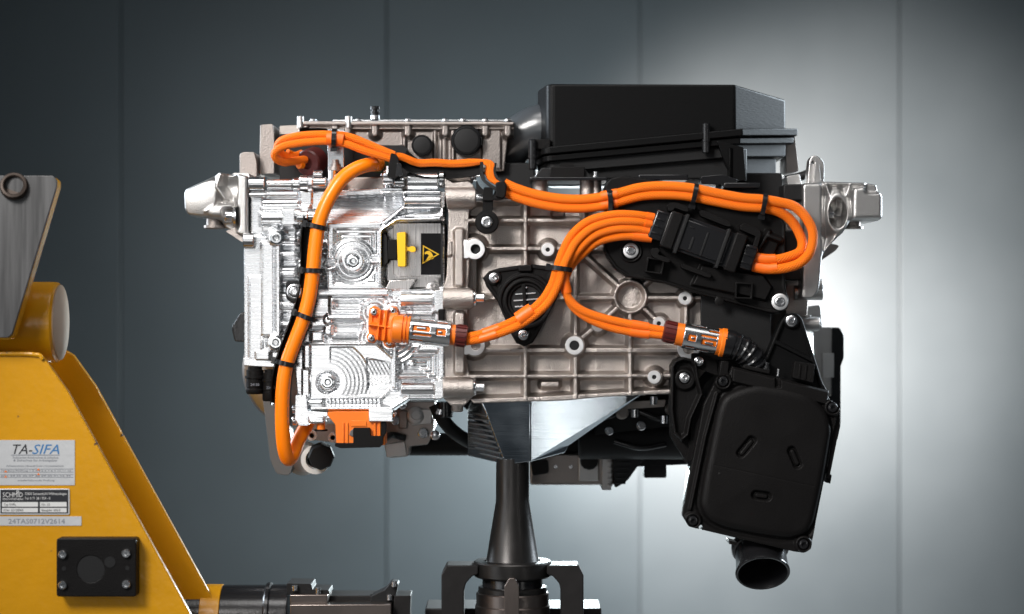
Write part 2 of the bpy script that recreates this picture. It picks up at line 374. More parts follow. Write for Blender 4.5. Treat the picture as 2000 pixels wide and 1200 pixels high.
def tieg(x, y, d, deg, ra, rd, wd=8, th=2.6, head=True, g=None):
    """cable tie round a bundle running along deg in the picture plane"""
    g = g or Geo(); k = kp(d); o = Vector(W(x, y, d)); t = Vector((math.cos(R(deg)), 0, -math.sin(R(deg)))); n = Vector((0,-1,0)); b = t.cross(n)
    N = 36; v = []
    for s in range(N):
        a = 2*math.pi*s/N
        for (e, w_) in ((0,-wd/2),(th,-wd/2),(th,wd/2),(0,wd/2)):
            v.append(o+b*((ra+e)*math.cos(a))+n*((rd+e)*math.sin(a))+t*w_)
    f = [(s*4+j, s*4+(j+1) % 4, ((s+1) % N)*4+(j+1) % 4, ((s+1) % N)*4+j) for s in range(N) for j in range(4)]
    g.add(v, f)
    for s in range(2, 16, 3):      # ratchet ridges
        a = 2*math.pi*(s/36.0); c = o+b*((ra+th)*math.cos(a))+n*((rd+th)*math.sin(a)); q = []
        ea = (b*-math.sin(a)+n*math.cos(a)); eo = (b*math.cos(a)+n*math.sin(a))
        for dz in (-0.8, 0.9):
            for (i, j) in ((-1,-1),(1,-1),(1,1),(-1,1)): q.append(c+ea*i*1.2+t*j*wd*0.32+eo*dz)
        g.add(q, [(0,1,2,3),(7,6,5,4),(0,4,5,1),(1,5,6,2),(2,6,7,3),(3,7,4,0)])
    if head:
        c = o+b*(ra+th+2); q = []
        for i in (-4, 4):
            for (j, l) in ((-1,-1),(1,-1),(1,1),(-1,1)): q.append(c+b*i+t*j*(wd*0.72)+n*l*6)
        g.add(q, [(3,2,1,0),(4,5,6,7),(0,1,5,4),(1,2,6,5),(2,3,7,6),(3,0,4,7)])
    return g
# ================================================================== the setting
WD = 2500                                    # depth of the wall
wall = bpy.data.objects.new('wall', None); C.objects.link(wall); wall['kind'] = 'structure'
FZ = -1120                                    # floor level, working units below the lens
wall.location = (0, WD*S, FZ*S); ORG['wall'] = Vector(wall.location)
kw = kp(WD)
seams = [-820, -290, 236, 755, 1250, 1757, 2280, 2800]
for a, b in zip(seams[:-1], seams[1:]):
    x0, x1 = (a-1000)*kw+1.6, (b-1000)*kw-1.6; g = Geo(); n = 1
    v = [(x0,WD,FZ),(x1,WD,FZ),(x1,WD,1500),(x0,WD,1500)]; v += [(x, y+18, z) for x, y, z in v]
    g.add(v, [(0,1,2,3),(7,6,5,4),(0,4,5,1),(1,5,6,2),(2,6,7,3),(3,7,4,0)])
    build('panel', g, 'wall', wall, bevel=2)
g = Geo(); x0, x1 = (seams[0]-1000)*kw, (seams[-1]-1000)*kw
g.add([(x0,WD+10,FZ),(x1,WD+10,FZ),(x1,WD+10,1500),(x0,WD+10,1500),(x0,WD+30,FZ),(x1,WD+30,FZ),(x1,WD+30,1500),(x0,WD+30,1500)],
      [(0,1,2,3),(7,6,5,4),(0,4,5,1),(1,5,6,2),(2,6,7,3),(3,7,4,0)])
build('backing', g, 'joint', wall)
g = Geo(); g.add([(-3000,-4600,FZ),(3000,-4600,FZ),(3000,WD+40,FZ),(-3000,WD+40,FZ),(-3000,-4600,FZ-60),(3000,-4600,FZ-60),(3000,WD+40,FZ-60),(-3000,WD+40,FZ-60)],
      [(0,1,2,3),(7,6,5,4),(0,4,5,1),(1,5,6,2),(2,6,7,3),(3,7,4,0)])
build('floor', g, 'floor', None, kind='structure')

# ================================================================== the drive unit
U = thing('electric_drive_unit', 'electric drive unit of milled and cast aluminium with orange cables, propped on a black post', 'drive unit', (0, 0.05, -0.115))

# ---- cast motor housing: ribs, fillets and bosses as one casting
MO = [(898,394),(1000,391),(1060,383),(1180,383),(1400,383),(1400,700),(1345,764),(1312,768),(1180,774),(1100,782),(1050,783),(925,787),(912,770)]
def hf_motor(X, Y):
    H = np.zeros_like(X) + 3*np.cos((Y-580)/70.0)
    for a in [(905,394,1200,386,5),(908,432,1130,432,3.6),(905,487,1180,487,3.4),(905,582,1385,582,3.6),(905,684,1345,684,4.2),(905,735,1330,733,3.2),
              (1026,388,1026,780,3.4),(1123,478,1123,778,3.8),(1229,385,1229,770,3.4),(1337,500,1337,735,3.6),
              (1230,580,1131,492,3.6),(1230,580,1300,518,3.4),(1230,580,1122,672,3.6),(1230,580,1290,634,3.4),
              (915,783,1050,779,5),(1050,779,1320,764,5),(1140,385,1140,432,3)]:
        H = up(H, sseg(X, Y, *a[:4])-a[4], 28, 1.6, 5, 6)
    H = up(H, np.abs(np.hypot(X-1230, Y-580)-28)-4.5, 30, 1.8, 5, 6)
    
    for x, y, r, h in [(927,487,22,22),(927,675,22,22),(1070,488,15,22),(1131,492,16,22),(1338,583,15,22),(1122,675,20,24),(1278,737,15,22),(1168,636,15,20),(1287,632,15,20),(1345,680,22,22),(1060,362,20,18),(1152,362,20,18)]:
        H = up(H, scirc(X, Y, x, y, r), h+8, 2, 4, 8)
    for x, y, q in [(1070,488,3.6),(1131,492,3.6),(1338,583,3.6),(1122,675,8.8),(1278,737,3.6),(1168,636,3.6),(1287,632,3.6)]: H = dn(H, scirc(X, Y, x, y, q), 4, 0.5, 9, 0.5)
    H = dn(H, srect(X, Y, 900, 500, 932, 575, 6), -14, 3, 1.2, 6)          # dark hollow beside the flange
    H = dn(H, srect(X, Y, 1078, 412, 1102, 423, 5), -22, 2, 6, 1)          # slot
    H = dn(H, np.hypot(X-1230, Y-580)-23, 8+0.03*(X-1230), 1, 4, 4)
    H = up(H, srect(X, Y, 1056, 745, 1092, 756, 3), 18, 3, 3, 5)
    H = up(H, srect(X, Y, 957, 681, 998, 687, 2), 29.5, 1, 4, 1)
    H = H + 2.2*np.sin(X/19.0)*np.exp(-((X % 97)-80)**2/150.0)               # faint draft bands
    return H
motor = relief('motor_housing', 'cast', U, (885,375,1405,792), hf_motor, lambda X, Y: spoly(X, Y, MO), 32, 330, 1.0,
               label='ribbed cast aluminium motor housing')
for x, y, ro, ri in [(1070,488,13,4.2),(1131,492,13,4.2),(1338,583,13,4.2),(1122,675,18,9.5),(1278,737,13,4.2),(1168,636,12,4.2),(1287,632,12,4.2)]:
    bossring(motor, x, y, 24-25.5, ro, ri, 22)
for x, y, s in [(927,487,1),(927,675,-1)]:
    tab = [(906,y-18),(912,y-18)]+[(x+20*math.cos(R(a)), y+20*math.sin(R(a))) for a in range(-125, 126, 10)]+[(912,y+18),(906,y+18)]
    build('boss', plate([tab, circ(x+2, y, 9.5)], -4, 8, 1.0), 'machined', motor)
    build('dark_bore', lathepx([(9.6,0),(9.6,-20),(0.02,-20)], x+2, y, 6), 'black_deep', motor)  # closed black insert, shade of the hole put in as colour
ring = circ(1345, 681, 22, 36); build('boss', plate([ring, circ(1345, 681, 11)], -3, 8, 1.0), 'machined', motor)
# outlet stubs under the casting and the two columns at the top
build('drain_stub', lathe([(15,0),(15,34),(13,36),(0.02,36)], W(1073,775,70), (0,0,-1), 28), 'cast', motor)
build('drain_stub', lathe([(12,0),(12,20),(10,22),(0.02,22)], W(893,783,60), (0,0,-1), 28), 'cast', motor)
for x, r in ((1055,15),(1147,15),(1165,10)):
    build('column', lathe([(r,0),(r,52),(r-1.5,53)], W(x,405,30), (0,0,1), 24), 'cast', motor)
# vented round cover with three ears
vent = [(943,543),(955,530),(975,524),(1010,519),(1045,517),(1075,521),(1094,532),(1101,548),(1096,566),(1085,590),(1048,658),(1040,670),(1024,677),(1008,670),(999,655),(972,590),(950,560)]
def hf_vent(X, Y):
    H = np.zeros_like(X)
    rim = np.abs(spoly(X, Y, vent)+5)-3.0
    H = up(H, rim, 3, 1, 3, 1.5)
    for x, y in ((965,543),(1085,543),(1022,655)): H = up(H, scirc(X, Y, x, y, 14), 4, 1, 3, 1.5)
    r = np.hypot(X-1027, Y-588)
    H = up(H, np.where(r > 0, r-54, 0), 7, 1.5, 4, 1.5); H = dn(H, r-47, 3, 1, 4, 1); H = up(H, np.abs(r-40)-2.5, 6, 1, 4, 1)
    H = dn(H, r-36, 0.0, 1, 4, 1)
    for a in (150, 30, 270, 195, -15):
        cx, cy = 1027+61*math.cos(R(a)), 588-61*math.sin(R(a)); H = dn(H, scirc(X, Y, cx, cy, 5), -2, 1, 3, 1)
    H = up(H, srect(X, Y, 1014, 517, 1038, 530, 1), 9, 1, 4, 1)
    return H
cover = relief('vent_cover', 'black', U, (938,512,1108,682), hf_vent, lambda X, Y: np.maximum(spoly(X, Y, vent), 30-np.hypot(X-1027, Y-588)), -3, 12, 0.8)
build('grille_back', lathepx([(32,-1),(32,1),(0.02,1)], 1027, 588, 3, seg=40), 'black_deep', cover, smooth=False)  # black disc added for the dark of the interior behind the fins
build('vent_bar', prism(rot(rect(1021,556,1028,620), 1025, 588, -4), -6, -1.2), 'black', cover, bevel=0.8)
g = Geo()
for i, yy in enumerate((562, 574, 586, 598, 609)):
    hw = math.sqrt(max(4, 27**2-(yy-588)**2))-3
    prism(rot(rect(1027-hw, yy-1.3, 1027+hw, yy+1.3), 1025, 588, -4), -1, 1.5, g)
build('filter_fin', g, 'milled', cover, kind='stuff')
for x, y in ((965,543),(1089,543),(1022,655)): bolt(cover, x, y, -7, 9.5)

# ---- cast joining flange
FO = [(868,347),(888,360),(925,364),(930,372),(930,404),(917,412),(914,470),(918,500),(914,560),(926,569),(926,598),(914,606),(911,700),(918,738),(926,741),(926,772),(908,792),(880,792),(866,778),(864,700),(866,560),(872,540),(876,420),(870,380)]
def hf_fl(X, Y):
    H = np.zeros_like(X)+2
    H = H + 14*np.clip((X-892)/-6, 0, 1)*0
    H = up(H, srect(X, Y, 888, 448, 906, 560, 6), 13, 4, 2.2, 7)
    H = up(H, srect(X, Y, 888, 610, 908, 730, 6), 12, 4, 2.2, 7)
    H = up(H, srect(X, Y, 868, 470, 884, 500, 5), 7, 3, 2, 6)
    H = up(H, srect(X, Y, 868, 640, 886, 668, 5), 7, 3, 2, 6)
    for yc in (387, 583, 757):
        dy = Y-yc; r = 21
        cyl = np.where(np.abs(dy) < r, np.sqrt(np.maximum(r*r-dy*dy, 0))+5, -40)
        H = np.where(X > 862, smax(H, cyl, 5), H)
    return H
flange = relief('flange', 'cast', U, (858,340,938,798), hf_fl, lambda X, Y: spoly(X, Y, FO), 6, 300, 1.0)
for yc in (387, 583, 757):
    d = -2; k = kp(d); o = ((925-1000)*k, d, (600-yc)*k)
    g = lathe([(17,0),(17,3),(16,5),(8.5,6),(8.5,20,0.1),(7,21,0.1),(0.02,20)], o, (1,0,0), 36); build('bolt', g, 'turned', flange, ang=40)
build('flange_sleeve', cylx(868, 921, 346, 34, 15), 'cast_dark', flange)
build('bolt', lathe([(12,0),(12,3),(6,4),(6,16,0.1),(0.02,16)], W(921,346,34), (1,0,0), 36), 'steel', flange, ang=40)
build('flange_lug', prism(rounded([(872,366),(880,358),(915,355),(925,362),(925,372),(872,372)], 3), 0, 60), 'cast', flange, bevel=2)

# ---- milled gearbox housing
GO = [(476,462),(486,452),(486,372),(585,372),(600,376),(640,372),(655,372),(790,372),(868,374),(868,776),(858,781),(801,781),(772,802),(640,806),(640,800),(600,800),(592,775),(580,770),(576,720),(560,712),(477,712)]
def hf_gear(X, Y):
    H = np.zeros_like(X)-6
    P = lambda *a: srect(X, Y, *a)
    # upper left ledges
    H = up(H, P(486,372,545,462,2), -16, 1, 4, 1)
    H = np.where((X < 640) & (Y < 470), -18, H)
    for (x0,x1,y0,y1,h) in [(512,583,390,402,2),(512,583,404,412,6),(510,552,416,438,10),(512,545,440,452,-4),(552,586,408,442,12),(488,512,384,462,-8),(586,610,372,400,0),(586,606,402,412,8),(600,640,374,410,-2)]:
        H = up(H, P(x0,y0,x1,y1,2), h, 2.5, 3, 1)
    for yc, r, x0, x1 in [(425,12,512,556),(396,8,512,584)]:
        dy = Y-yc; H = np.where((X > x0) & (X < x1) & (np.abs(dy) < r), np.maximum(H, -6+np.sqrt(np.maximum(r*r-dy*dy,0))*1.5), H)
    # left cover plate with raised pads
    H = up(H, P(476,462,548,712,2), 0, 1.5, 4, 1)
    H = up(H, P(512,474,549,656,3), 10, 2.5, 3, 1)
    H = up(H, P(487,540,512,702,2.5), 7, 2, 3, 1); H = dn(H, P(536,478,539,650,1), 5, 1, 4, 0.5)
    H = up(H, P(500,686,528,704,2), 12, 2.5, 3, 1)
    for x, y in ((539,464),(538,669)): H = up(H, scirc(X, Y, x, y, 15), 16, 1.5, 4, 1)
    # scalloped edge behind the thick cable
    H = np.where((X > 549) & (X < 576) & (Y > 452) & (Y < 712), np.minimum(H, -14+7*np.sin(Y*2*math.pi/26.0)), H)
    for y0 in (492, 530, 590, 628): H = up(H, P(550,y0,580,y0+10,2), 2, 2, 3, 1)
    H = np.where((X > 576) & (X < 640) & (Y > 440) & (Y < 600), -22+5*np.sin(Y/5.0)+3*np.sin(X/4.0+Y/9.0), H)
    # middle block: stepped pocket round the boss
    H = up(H, P(640,436,752,566,3), 8, 2, 4, 1)
    top = P(652,446,742,505,2); st = np.clip(np.floor(-top/5.2), 0, 6); fr = np.clip((-top/5.2-st)*1.9, 0, 1)
    H = np.where(top < 0, 8-4.2*(np.maximum(st-1,0)+np.where(st > 0, fr, fr)), H)
    bot = P(652,520,738,556,2); st = np.clip(np.floor(-bot/6), 0, 3); H = np.where(bot < 0, 6-3*st, H)
    r = np.hypot(X-690, Y-510)
    tri_ = lambda t, p: np.clip(1.6*np.abs(((t/p) % 1)-0.5)*2-0.3, 0, 1)
    H = np.where((top < -2) & (r > 46), 3-9*np.clip(-top/26, 0, 1)+2.2*tri_(-top, 9.0), H)
    H = np.where((bot < -1) & (r > 44), 2-4*np.clip(-bot/14, 0, 1)+1.8*tri_(-bot, 8.0), H)
    H = np.where((r < 46) & (r > 33) & (Y < 560) & (X > 648) & (X < 744), -5+1.6*tri_(r, 13), H)
    H = up(H, sseg(X, Y, 640, 526, 690, 510)-3.5, 10, 1.5, 4, 1); H = up(H, sseg(X, Y, 690, 510, 752, 510)-3.5, 10, 1.5, 4, 1)
    H = dn(H, sseg(X, Y, 716, 503, 746, 503)-3, -10, 1, 3, 1); H = dn(H, sseg(X, Y, 640, 515, 672, 507)-3, -10, 1, 3, 1)
    H = np.where((r < 34) & (r > 23), -8, H); H = up(H, r-22, 16, 2, 4, 1)
    H = np.where((r < 13), 13-0.35*(13-r), H)
    # sloping top face that mirrors the cable
    sl = spoly(X, Y, [(652,384),(785,378),(788,402),(746,436),(640,438),(640,400)])
    H = np.where(sl < 0, -40+(Y-378)*0.80, H)
    H = np.where((np.abs(sl-3) < 3) & (X > 745), 6, H)
    # groove lines right of the slope
    H = np.where((X > 792) & (Y < 440), -14, H)
    for y0, y1, h in ((374,379,4),(384,401,0),(404,409,4)):
        dy = Y-(y0+y1)/2; rr_ = (y1-y0)/2+1
        H = np.where((X > 790) & (X < 862) & (np.abs(dy) < rr_), h+np.sqrt(np.maximum(rr_*rr_-dy*dy, 0))*1.3, H)
    wd = spoly(X, Y, [(770,424),(866,404),(866,424)]); H = np.where(wd < 0, -8+(Y-404)*0.5, H)
    # window for the service plug
    win = spoly(X, Y, rounded([(746,452),(775,432),(866,430),(866,566),(758,566),(746,556)], 4))
    H = np.where((win < 6) & (win > 0) & (X < 862), 9-0.25*win, H)
    H = np.where(win < 0, np.maximum(-60, 6+win*14), H)
    # horizontal lands in the middle
    H = np.where((Y > 566) & (Y < 672) & (X > 576), -8, H)
    H = up(H, P(600,567,760,578,1), 8, 2, 3, 1)
    H = up(H, P(645,582,752,612,4), 5, 2, 3, 1); H = dn(H, P(652,588,712,604,5), -4, 1.5, 3, 1); H = dn(H, P(658,592,704,600,3), -8, 1.5, 3, 1)
    H = up(H, P(640,616,722,624,2), 8, 2, 3, 1)
    H = up(H, P(640,630,722,660,2), 3, 2, 3, 1); H = dn(H, P(650,634,706,654,2), -3, 1, 3, 1); H = dn(H, P(656,638,700,650,2), -8, 1, 3, 1)
    H = up(H, P(606,644,634,670,2), 4, 6, 3, 1); H = up(H, P(606,620,640,640,2), 0, 4, 3, 1)
    for yc in (626, 648): H = up(H, scirc(X, Y, 641, yc, 8), 6, 3, 3, 1)
    H = np.where((Y > 658) & (Y < 671) & (X > 648) & (X < 700), -8+(Y-658)*0.9, H)
    # pad ring round the orange socket
    pad = np.minimum(np.minimum(scirc(X, Y, 731, 610, 22), scirc(X, Y, 768, 608, 22)), np.minimum(scirc(X, Y, 726, 661, 20), P(716,600,800,672,12)))
    pad = np.minimum(pad, scirc(X, Y, 760, 670, 20))
    H = np.where((pad < 6), np.maximum(H, 6), H); H = np.where((pad < 4) & (pad > -5), -8, H); H = np.where(pad <= -5, 6, H)
    # round bosses along x at the flange
    for yc, rr_, x0, x1 in ((587,15,782,846),(759,16,783,848)):
        dy = Y-yc; H = np.where((X > x0) & (X < x1) & (np.abs(dy) < rr_), np.maximum(H, -4+np.sqrt(np.maximum(rr_*rr_-dy*dy,0))*1.1), H)
        H = up(H, P(848,yc-20,868,yc+22,3), 10, 2, 3, 1)
    H = up(H, P(780,608,846,616,2), 6, 2, 3, 1); H = up(H, P(780,618,846,626,2), 0, 2, 3, 1)
    # lower plate with arcs
    H = np.where((X > 776) & (Y > 600) & (Y < 630) & (pad > 6), np.maximum(H, -4), H)
    lp = spoly(X, Y, [(606,673),(735,673),(768,702),(768,752),(744,778),(606,778)])
    H = np.where(lp < 3, 4, H); H = np.where(lp < 0, 0.0, H)
    r = np.hypot(X-640, Y-747)
    arc = (X > 645) & (lp < -6)
    H = np.where(arc & (r > 36) & (r < 84), 0.0-1.8*np.floor((r-36)/8.0)*0.2-0.3*np.clip(((r-36) % 8)/3.0, 0, 1), H)
    ch = spoly(X, Y, [(716,700),(762,708),(762,748),(716,762)]); zz = (X-716)+np.abs(Y-732)*0.55
    H = np.where((ch < 0) & (r > 80), -4+0.6*np.floor(zz/7.5)+0.8*np.clip((zz % 7.5)/1.5-3.5, 0, 1), H)
    H = np.where((r < 21.5) & (r > 0), np.where(r > 15, 7-(r-15)*2.4, 7), H)
    H = up(H, P(594,673,606,720,2), 5, 2, 3, 1); H = np.where((X > 590) & (X < 604) & (Y > 722) & (Y < 800), -3, H)
    # lower right stepped pocket
    pk = P(770,682,858,742,2); st = np.floor(-pk/5.5); fr = np.clip((-pk/5.5-st)*1.9, 0, 1)
    H = np.where((pk < 0) & (pad > 5), 6-4.6*(np.clip(st, 0, 5)+np.where(st < 6, fr, 0)), H)
    H = np.where((pk < -2) & (pad > 6) & (Y > 690), 1-8*np.clip(-pk/30, 0, 1)+2.4*tri_(-pk, 9.5), H)
    r = np.hypot(X-762, Y-652); q = (r > 30) & (r < 78) & (Y > 676) & (X > 768) & (X < 845) & (r-30 < (X-760)*1.2)
    H = np.where(q & (Y < 712) & (r < 62), 2-5*np.clip((r-30)/32, 0, 1)+2.2*tri_(r, 10), H)
    H = up(H, srect(X, Y, 802, 690, 814, 716, 5), -4, 3, 3, 1); H = up(H, scirc(X, Y, 804, 711, 8), -2, 4, 3, 1)
    for i, yy in enumerate((720, 727, 734)): H = np.where((np.abs(Y-yy) < 2.5) & (np.abs(X-806) < 14+i*8), -10+i*4, H)
    H = up(H, P(768,675,775,760,1), 8, 2, 3, 1); H = up(H, P(858,560,868,745,1), 6, 1.5, 3, 1)
    # bottom edge: toothed strip and the rim
    H = np.where((Y > 779) & (Y < 795) & (X > 600) & (X < 770), -6, H)
    H = np.where((Y > 780) & (Y < 791) & (X > 640) & (X < 745), -3-1.2*(((X-640) % 8) < 2.0), H)
    H = up(H, sseg(X, Y, 610, 798, 765, 798)-3.0, 8, 1.5, 3, 1); H = up(H, sseg(X, Y, 765, 798, 798, 777)-3.0, 8, 1.5, 3, 1); H = up(H, sseg(X, Y, 798, 777, 866, 777)-2.4, 8, 1.5, 3, 1)
    H = up(H, P(600,781,632,793,3), 4, 5, 3, 1)
    H = soften(H, 2)
    return H
gear = relief('gearbox_housing', 'milled', U, (470,366,872,812), hf_gear, lambda X, Y: spoly(X, Y, GO), 6, 300, 0.8, ang=60, label='bright milled aluminium gearbox housing', roll=(1.2, 4))
for x, y, d, r in ((690,510,-8,9),(640,747,0,9),(539,464,-10,10),(538,669,-10,10)):
    build('plug', lathepx([(r*1.35,-1),(r*1.35,1),(r*1.1,2.0),(r,2.2),(r*0.45,1.2),(r*0.42,-5),(0.02,-5)], x, y, d-1), 'turned', gear, ang=35)
# turned spacers, bolts and pins along the top edge
def spc(x0, x1, y, d, r, m='turned', nm='spacer', ch=1.5): return build(nm, cylx(x0, x1, y, d, r, ch=ch), m, gear, ang=40)
spc(486,518,360,6,14,'sheet'); spc(521,571,361,10,10.5); spc(572,586,361,10,13); spc(586,602,357,4,14); spc(602,612,359,4,16,'milled'); spc(612,637,357,2,11); spc(612,630,341,40,9)
spc(486,520,381,0,4); spc(520,582,380,0,4.5); spc(575,589,421,-2,14,'sheet'); spc(580,602,424,-6,13); spc(602,618,423,-6,11); spc(476,497,470,-4,16,'sheet')
spc(796,856,355,22,19,'milled'); spc(858,868,350,26,18,'sheet'); spc(690,748,356,60,8,'sheet'); spc(748,768,352,10,10,'milled'); spc(770,790,356,10,10,'sheet')
g = Geo()
for i in range(19): cylx(523+i*2.5, 524.6+i*2.5, 361, 10, 11.2, g, 20, 0.3)
build('knurl', g, 'turned', gear, kind='stuff')
for x in (650, 757):
    build('stud', lathe([(9,0),(9,34),(8,35)], W(x,368,20), (0,0,1), 24), 'turned', gear, ang=40)
build('top_rail', box(640,346,800,372,40,120), 'cast_rear', gear, bevel=3)
build('top_rail', prism([(655,372),(785,366),(790,378),(652,384)], 24, 60), 'milled', gear, bevel=2)
build('side_lug', prism(rounded([(640,346),(656,340),(668,348),(668,372),(640,372)],4), 12, 50), 'milled', gear, bevel=2)
# lower left bolt block
build('foot_block', prism(rounded([(577,772),(598,772),(601,803),(640,806),(640,814),(602,815),(602,832),(584,832),(576,818)], 2), -4, 60), 'milled', gear, bevel=1.5)
build('foot_block', box(602,812,634,828,-10,40), 'milled', gear, bevel=4, seg=3)
build('foot_block', box(720,799,767,824,-16,50), 'milled', gear, bevel=1.5)
for y in (800, 822): build('bolt', cylx(571, 580, y, 10, 9), 'steel', gear)
build('bracket', plate([rounded([(476,700),(548,708),(548,718),(500,716),(476,714)], 2)], -2, 40, 1), 'milled', gear)
# round black breathers below the cover plate
for x, y, r, L in ((498,716,17,54),(529,722,16,62)):
    g = lathe([(r-3,0),(r-3,6),(r,7),(r,18),(r+2.5,19),(r+2.5,23),(r,24),(r,40),(r-1,41),(r-1,44),(r+0.5,45),(r+0.5,L-3),(r-2,L),(0.02,L)], W(x,y,10), (0,0,-1), 32)
    p = build('breather', g, 'black', gear, ang=40)
    build('print', textg('24150' if r == 17 else '22420', x-9, y+38, 10-r-2.0, 5, width=17), 'ink_grey', p)
# service plug in the window
sp_ = build('plug_body', box(757,468,776,508,-2,50), 'black', gear, bevel=2)
build('plug_flange', prism([(748,452),(756,462),(758,512),(748,522)], 8, 62), 'black_deep', gear, bevel=1)
build('plug_handle', prism(rounded([(775,455),(792,453),(792,521),(777,521)], 2), -14, 40), 'yellow_plug', gear, bevel=2, label='yellow plug handle')
build('plug_tab', prism(rounded([(790,478),(798,484),(803,481),(810,482),(812,487),(811,492),(803,493),(797,489),(790,496)], 2), -8, 6), 'yellow_plug', gear, bevel=1.5)
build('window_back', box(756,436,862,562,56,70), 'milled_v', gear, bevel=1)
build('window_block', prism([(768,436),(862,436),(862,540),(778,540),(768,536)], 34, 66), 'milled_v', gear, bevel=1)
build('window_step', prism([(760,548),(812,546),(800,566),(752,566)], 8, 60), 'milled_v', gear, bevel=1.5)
lab = build('warning_label', box(822,456,861,537,31.6,33.2), 'label_black', gear, label='black label with a yellow warning triangle')
def frame(pts, s):
    c = np.mean(pts, 0); return [tuple(c+(np.array(p)-c)*s) for p in pts]
tri = [(826,479),(858,497),(825,516)]
build('triangle', plate([tri, frame(tri, 0.80)[::-1]], 31.0, 31.5), 'ink_yellow', lab)
g = prism([(829,512),(834,505),(838,499),(834,496),(830,497),(829,494),(833,491),(838,490),(842,493),(846,500),(847,505),(842,507),(840,504),(836,507),(832,511)], 31.0, 31.5)
build('print', g, 'ink_yellow', lab)
# dark edge between the two housings
build('gasket', box(861,436,870,560,20,120), 'black_deep', gear); build('sensor_plug', box(856,604,868,646,-6,30), 'black', gear, bevel=2)
build('gasket', box(860,690,870,742,16,120), 'black_gloss', gear)

# ---- cable trough with its fixing ear
TR = [(612,424,-14),(606,470,-16),(606,520,-16),(600,575,-16),(585,630,-16),(566,680,-16),(551,735,-14),(548,790,-6)]
path = wpath(TR, 5)
prof = [(-19,-14),(19,-14),(19.5,6),(16.5,12),(15.5,6),(14,-8),(-14,-8),(-15.5,6),(-16.5,12),(-19.5,6)]
trough = build('cable_trough', sweep(path, prof), 'black', U, ang=40)
ear = build('fixing_ear', plate([rounded([(558,552),(562,548),(604,548),(604,592),(570,592),(558,584)], 12)], -14, 4, 2), 'black_deep', trough)
build('bolt', lathepx([(15,0),(15,1.5),(13,2.5),(11,2.5),(11,-2),(9.5,-2),(9,6),(7,7,0.0),(5,7,0.16),(4.5,3,0.16),(0.02,3)], 575, 570, -14), 'steel', trough, ang=40)
# ---- orange flanged socket with the metal coupling (left)
so = [(721,606)]
def sock_out():
    c = [(731,610,11),(768,608,11),(760,670,11),(726,661,11)]
    return c
SOK = [(722,603),(730,598),(738,601),(744,606),(758,606),(764,599),(774,600),(778,608),(778,618),(790,620),(790,666),(770,668),(770,676),(760,681),(751,676),(748,667),(736,664),(730,671),(719,668),(716,658),(720,648),(720,616)]
def hf_so(X, Y):
    H = np.zeros_like(X)
    for x, y in ((731,610),(768,608),(760,670),(726,661)): H = up(H, scirc(X, Y, x, y, 8.5), 4, 1, 3, 1.5)
    body = srect(X, Y, 740, 612, 795, 666, 3)
    dy = (Y-641)/30.0
    H = np.where((X > 742) & (np.abs(dy) < 1), smax(H, 4+14*np.sqrt(np.maximum(1-dy*dy, 0))*np.clip((X-738)/30, 0.2, 1), 3), H)
    H = dn(H, srect(X, Y, 728, 618, 740, 634, 2), -3, 1, 3, 1)
    H = up(H, sseg(X, Y, 744, 606, 738, 664)-1.2, 17, 1, 5, 1); H = up(H, sseg(X, Y, 757, 606, 751, 664)-1.2, 19, 1, 5, 1)
    H = up(H, sseg(X, Y, 722, 634, 775, 642)-1.2, 17, 1, 5, 1)
    return H
sock = relief('socket', 'orange_plastic', U, (712,594,796,684), hf_so, lambda X, Y: spoly(X, Y, SOK), -18, 6, 0.6, label='orange four-bolt flange socket')
for x, y in ((731,610),(768,608),(760,670),(726,661)):
    build('bolt', lathepx([(7,0),(7,2),(5.5,2.6),(5,0.5),(4.6,4),(3.6,4.4),(2.6,4.2,0.16),(2.4,1,0.16),(0.02,1)], x, y, -21), 'steel', sock, ang=40)
CT = -44
def coupling(parent, x0, y0, x1, y1, r, d, flip=False):
    """slotted spring-steel sleeve over an orange core, axis from (x0,y0) to (x1,y1)"""
    A = Vector(W(x0,y0,d)); B = Vector(W(x1,y1,d)); ax = (B-A).normalized(); L = (B-A).length
    core = build('core', lathe([(r-3,0),(r-3,L)], A, ax, 40), 'orange_plastic', parent, ang=40)
    # sleeve: a cylinder shell with slots left open
    n = Vector((0,-1,0)); b = ax.cross(n); g = Geo(); NA, NL = 72, 44; v = []
    for i in range(NL+1):
        for j in range(NA):
            a = 2*math.pi*j/NA; v.append(A+ax*(L*i/NL)+n*(r*math.cos(a))+b*(r*math.sin(a)))
    f = []
    for i in range(NL):
        for j in range(NA):
            t = (i+0.5)/NL; a = ((j+0.5)/NA*360+180) % 360-180
            hole = False
            for (t0,t1,a0,a1) in ((0.08,0.55,8,18),(0.10,0.50,-26,-2),(0.66,0.88,-22,12),(0.05,0.35,38,52),(0.40,0.85,58,66),(0.25,0.6,-72,-60),(0.66,0.9,-62,-50),(0.1,0.5,100,130),(0.1,0.5,-130,-100),(0.6,0.9,160,200)):
                if t0 < t < t1 and a0 < a < a1: hole = True
            for (t0,t1,a0,a1) in ((0.18,0.42,-18,-8),(0.70,0.80,-12,2)):
                if t0 < t < t1 and a0 < a < a1: hole = False
            if not hole: f.append((i*NA+j, i*NA+(j+1) % NA, (i+1)*NA+(j+1) % NA, (i+1)*NA+j))
    g.add(v, f); me = build('sleeve', g, 'sheet', parent, ang=40)
    md = me.modifiers.new('thickness', 'SOLIDIFY'); md.thickness = 1.4*S; md.offset = -1
    return A, ax, L
coupling(sock, 800, 645, 880, 653, 25, CT)
A = Vector(W(772,642,CT)); ax = (Vector(W(880,653,CT))-Vector(W(800,645,CT))).normalized()
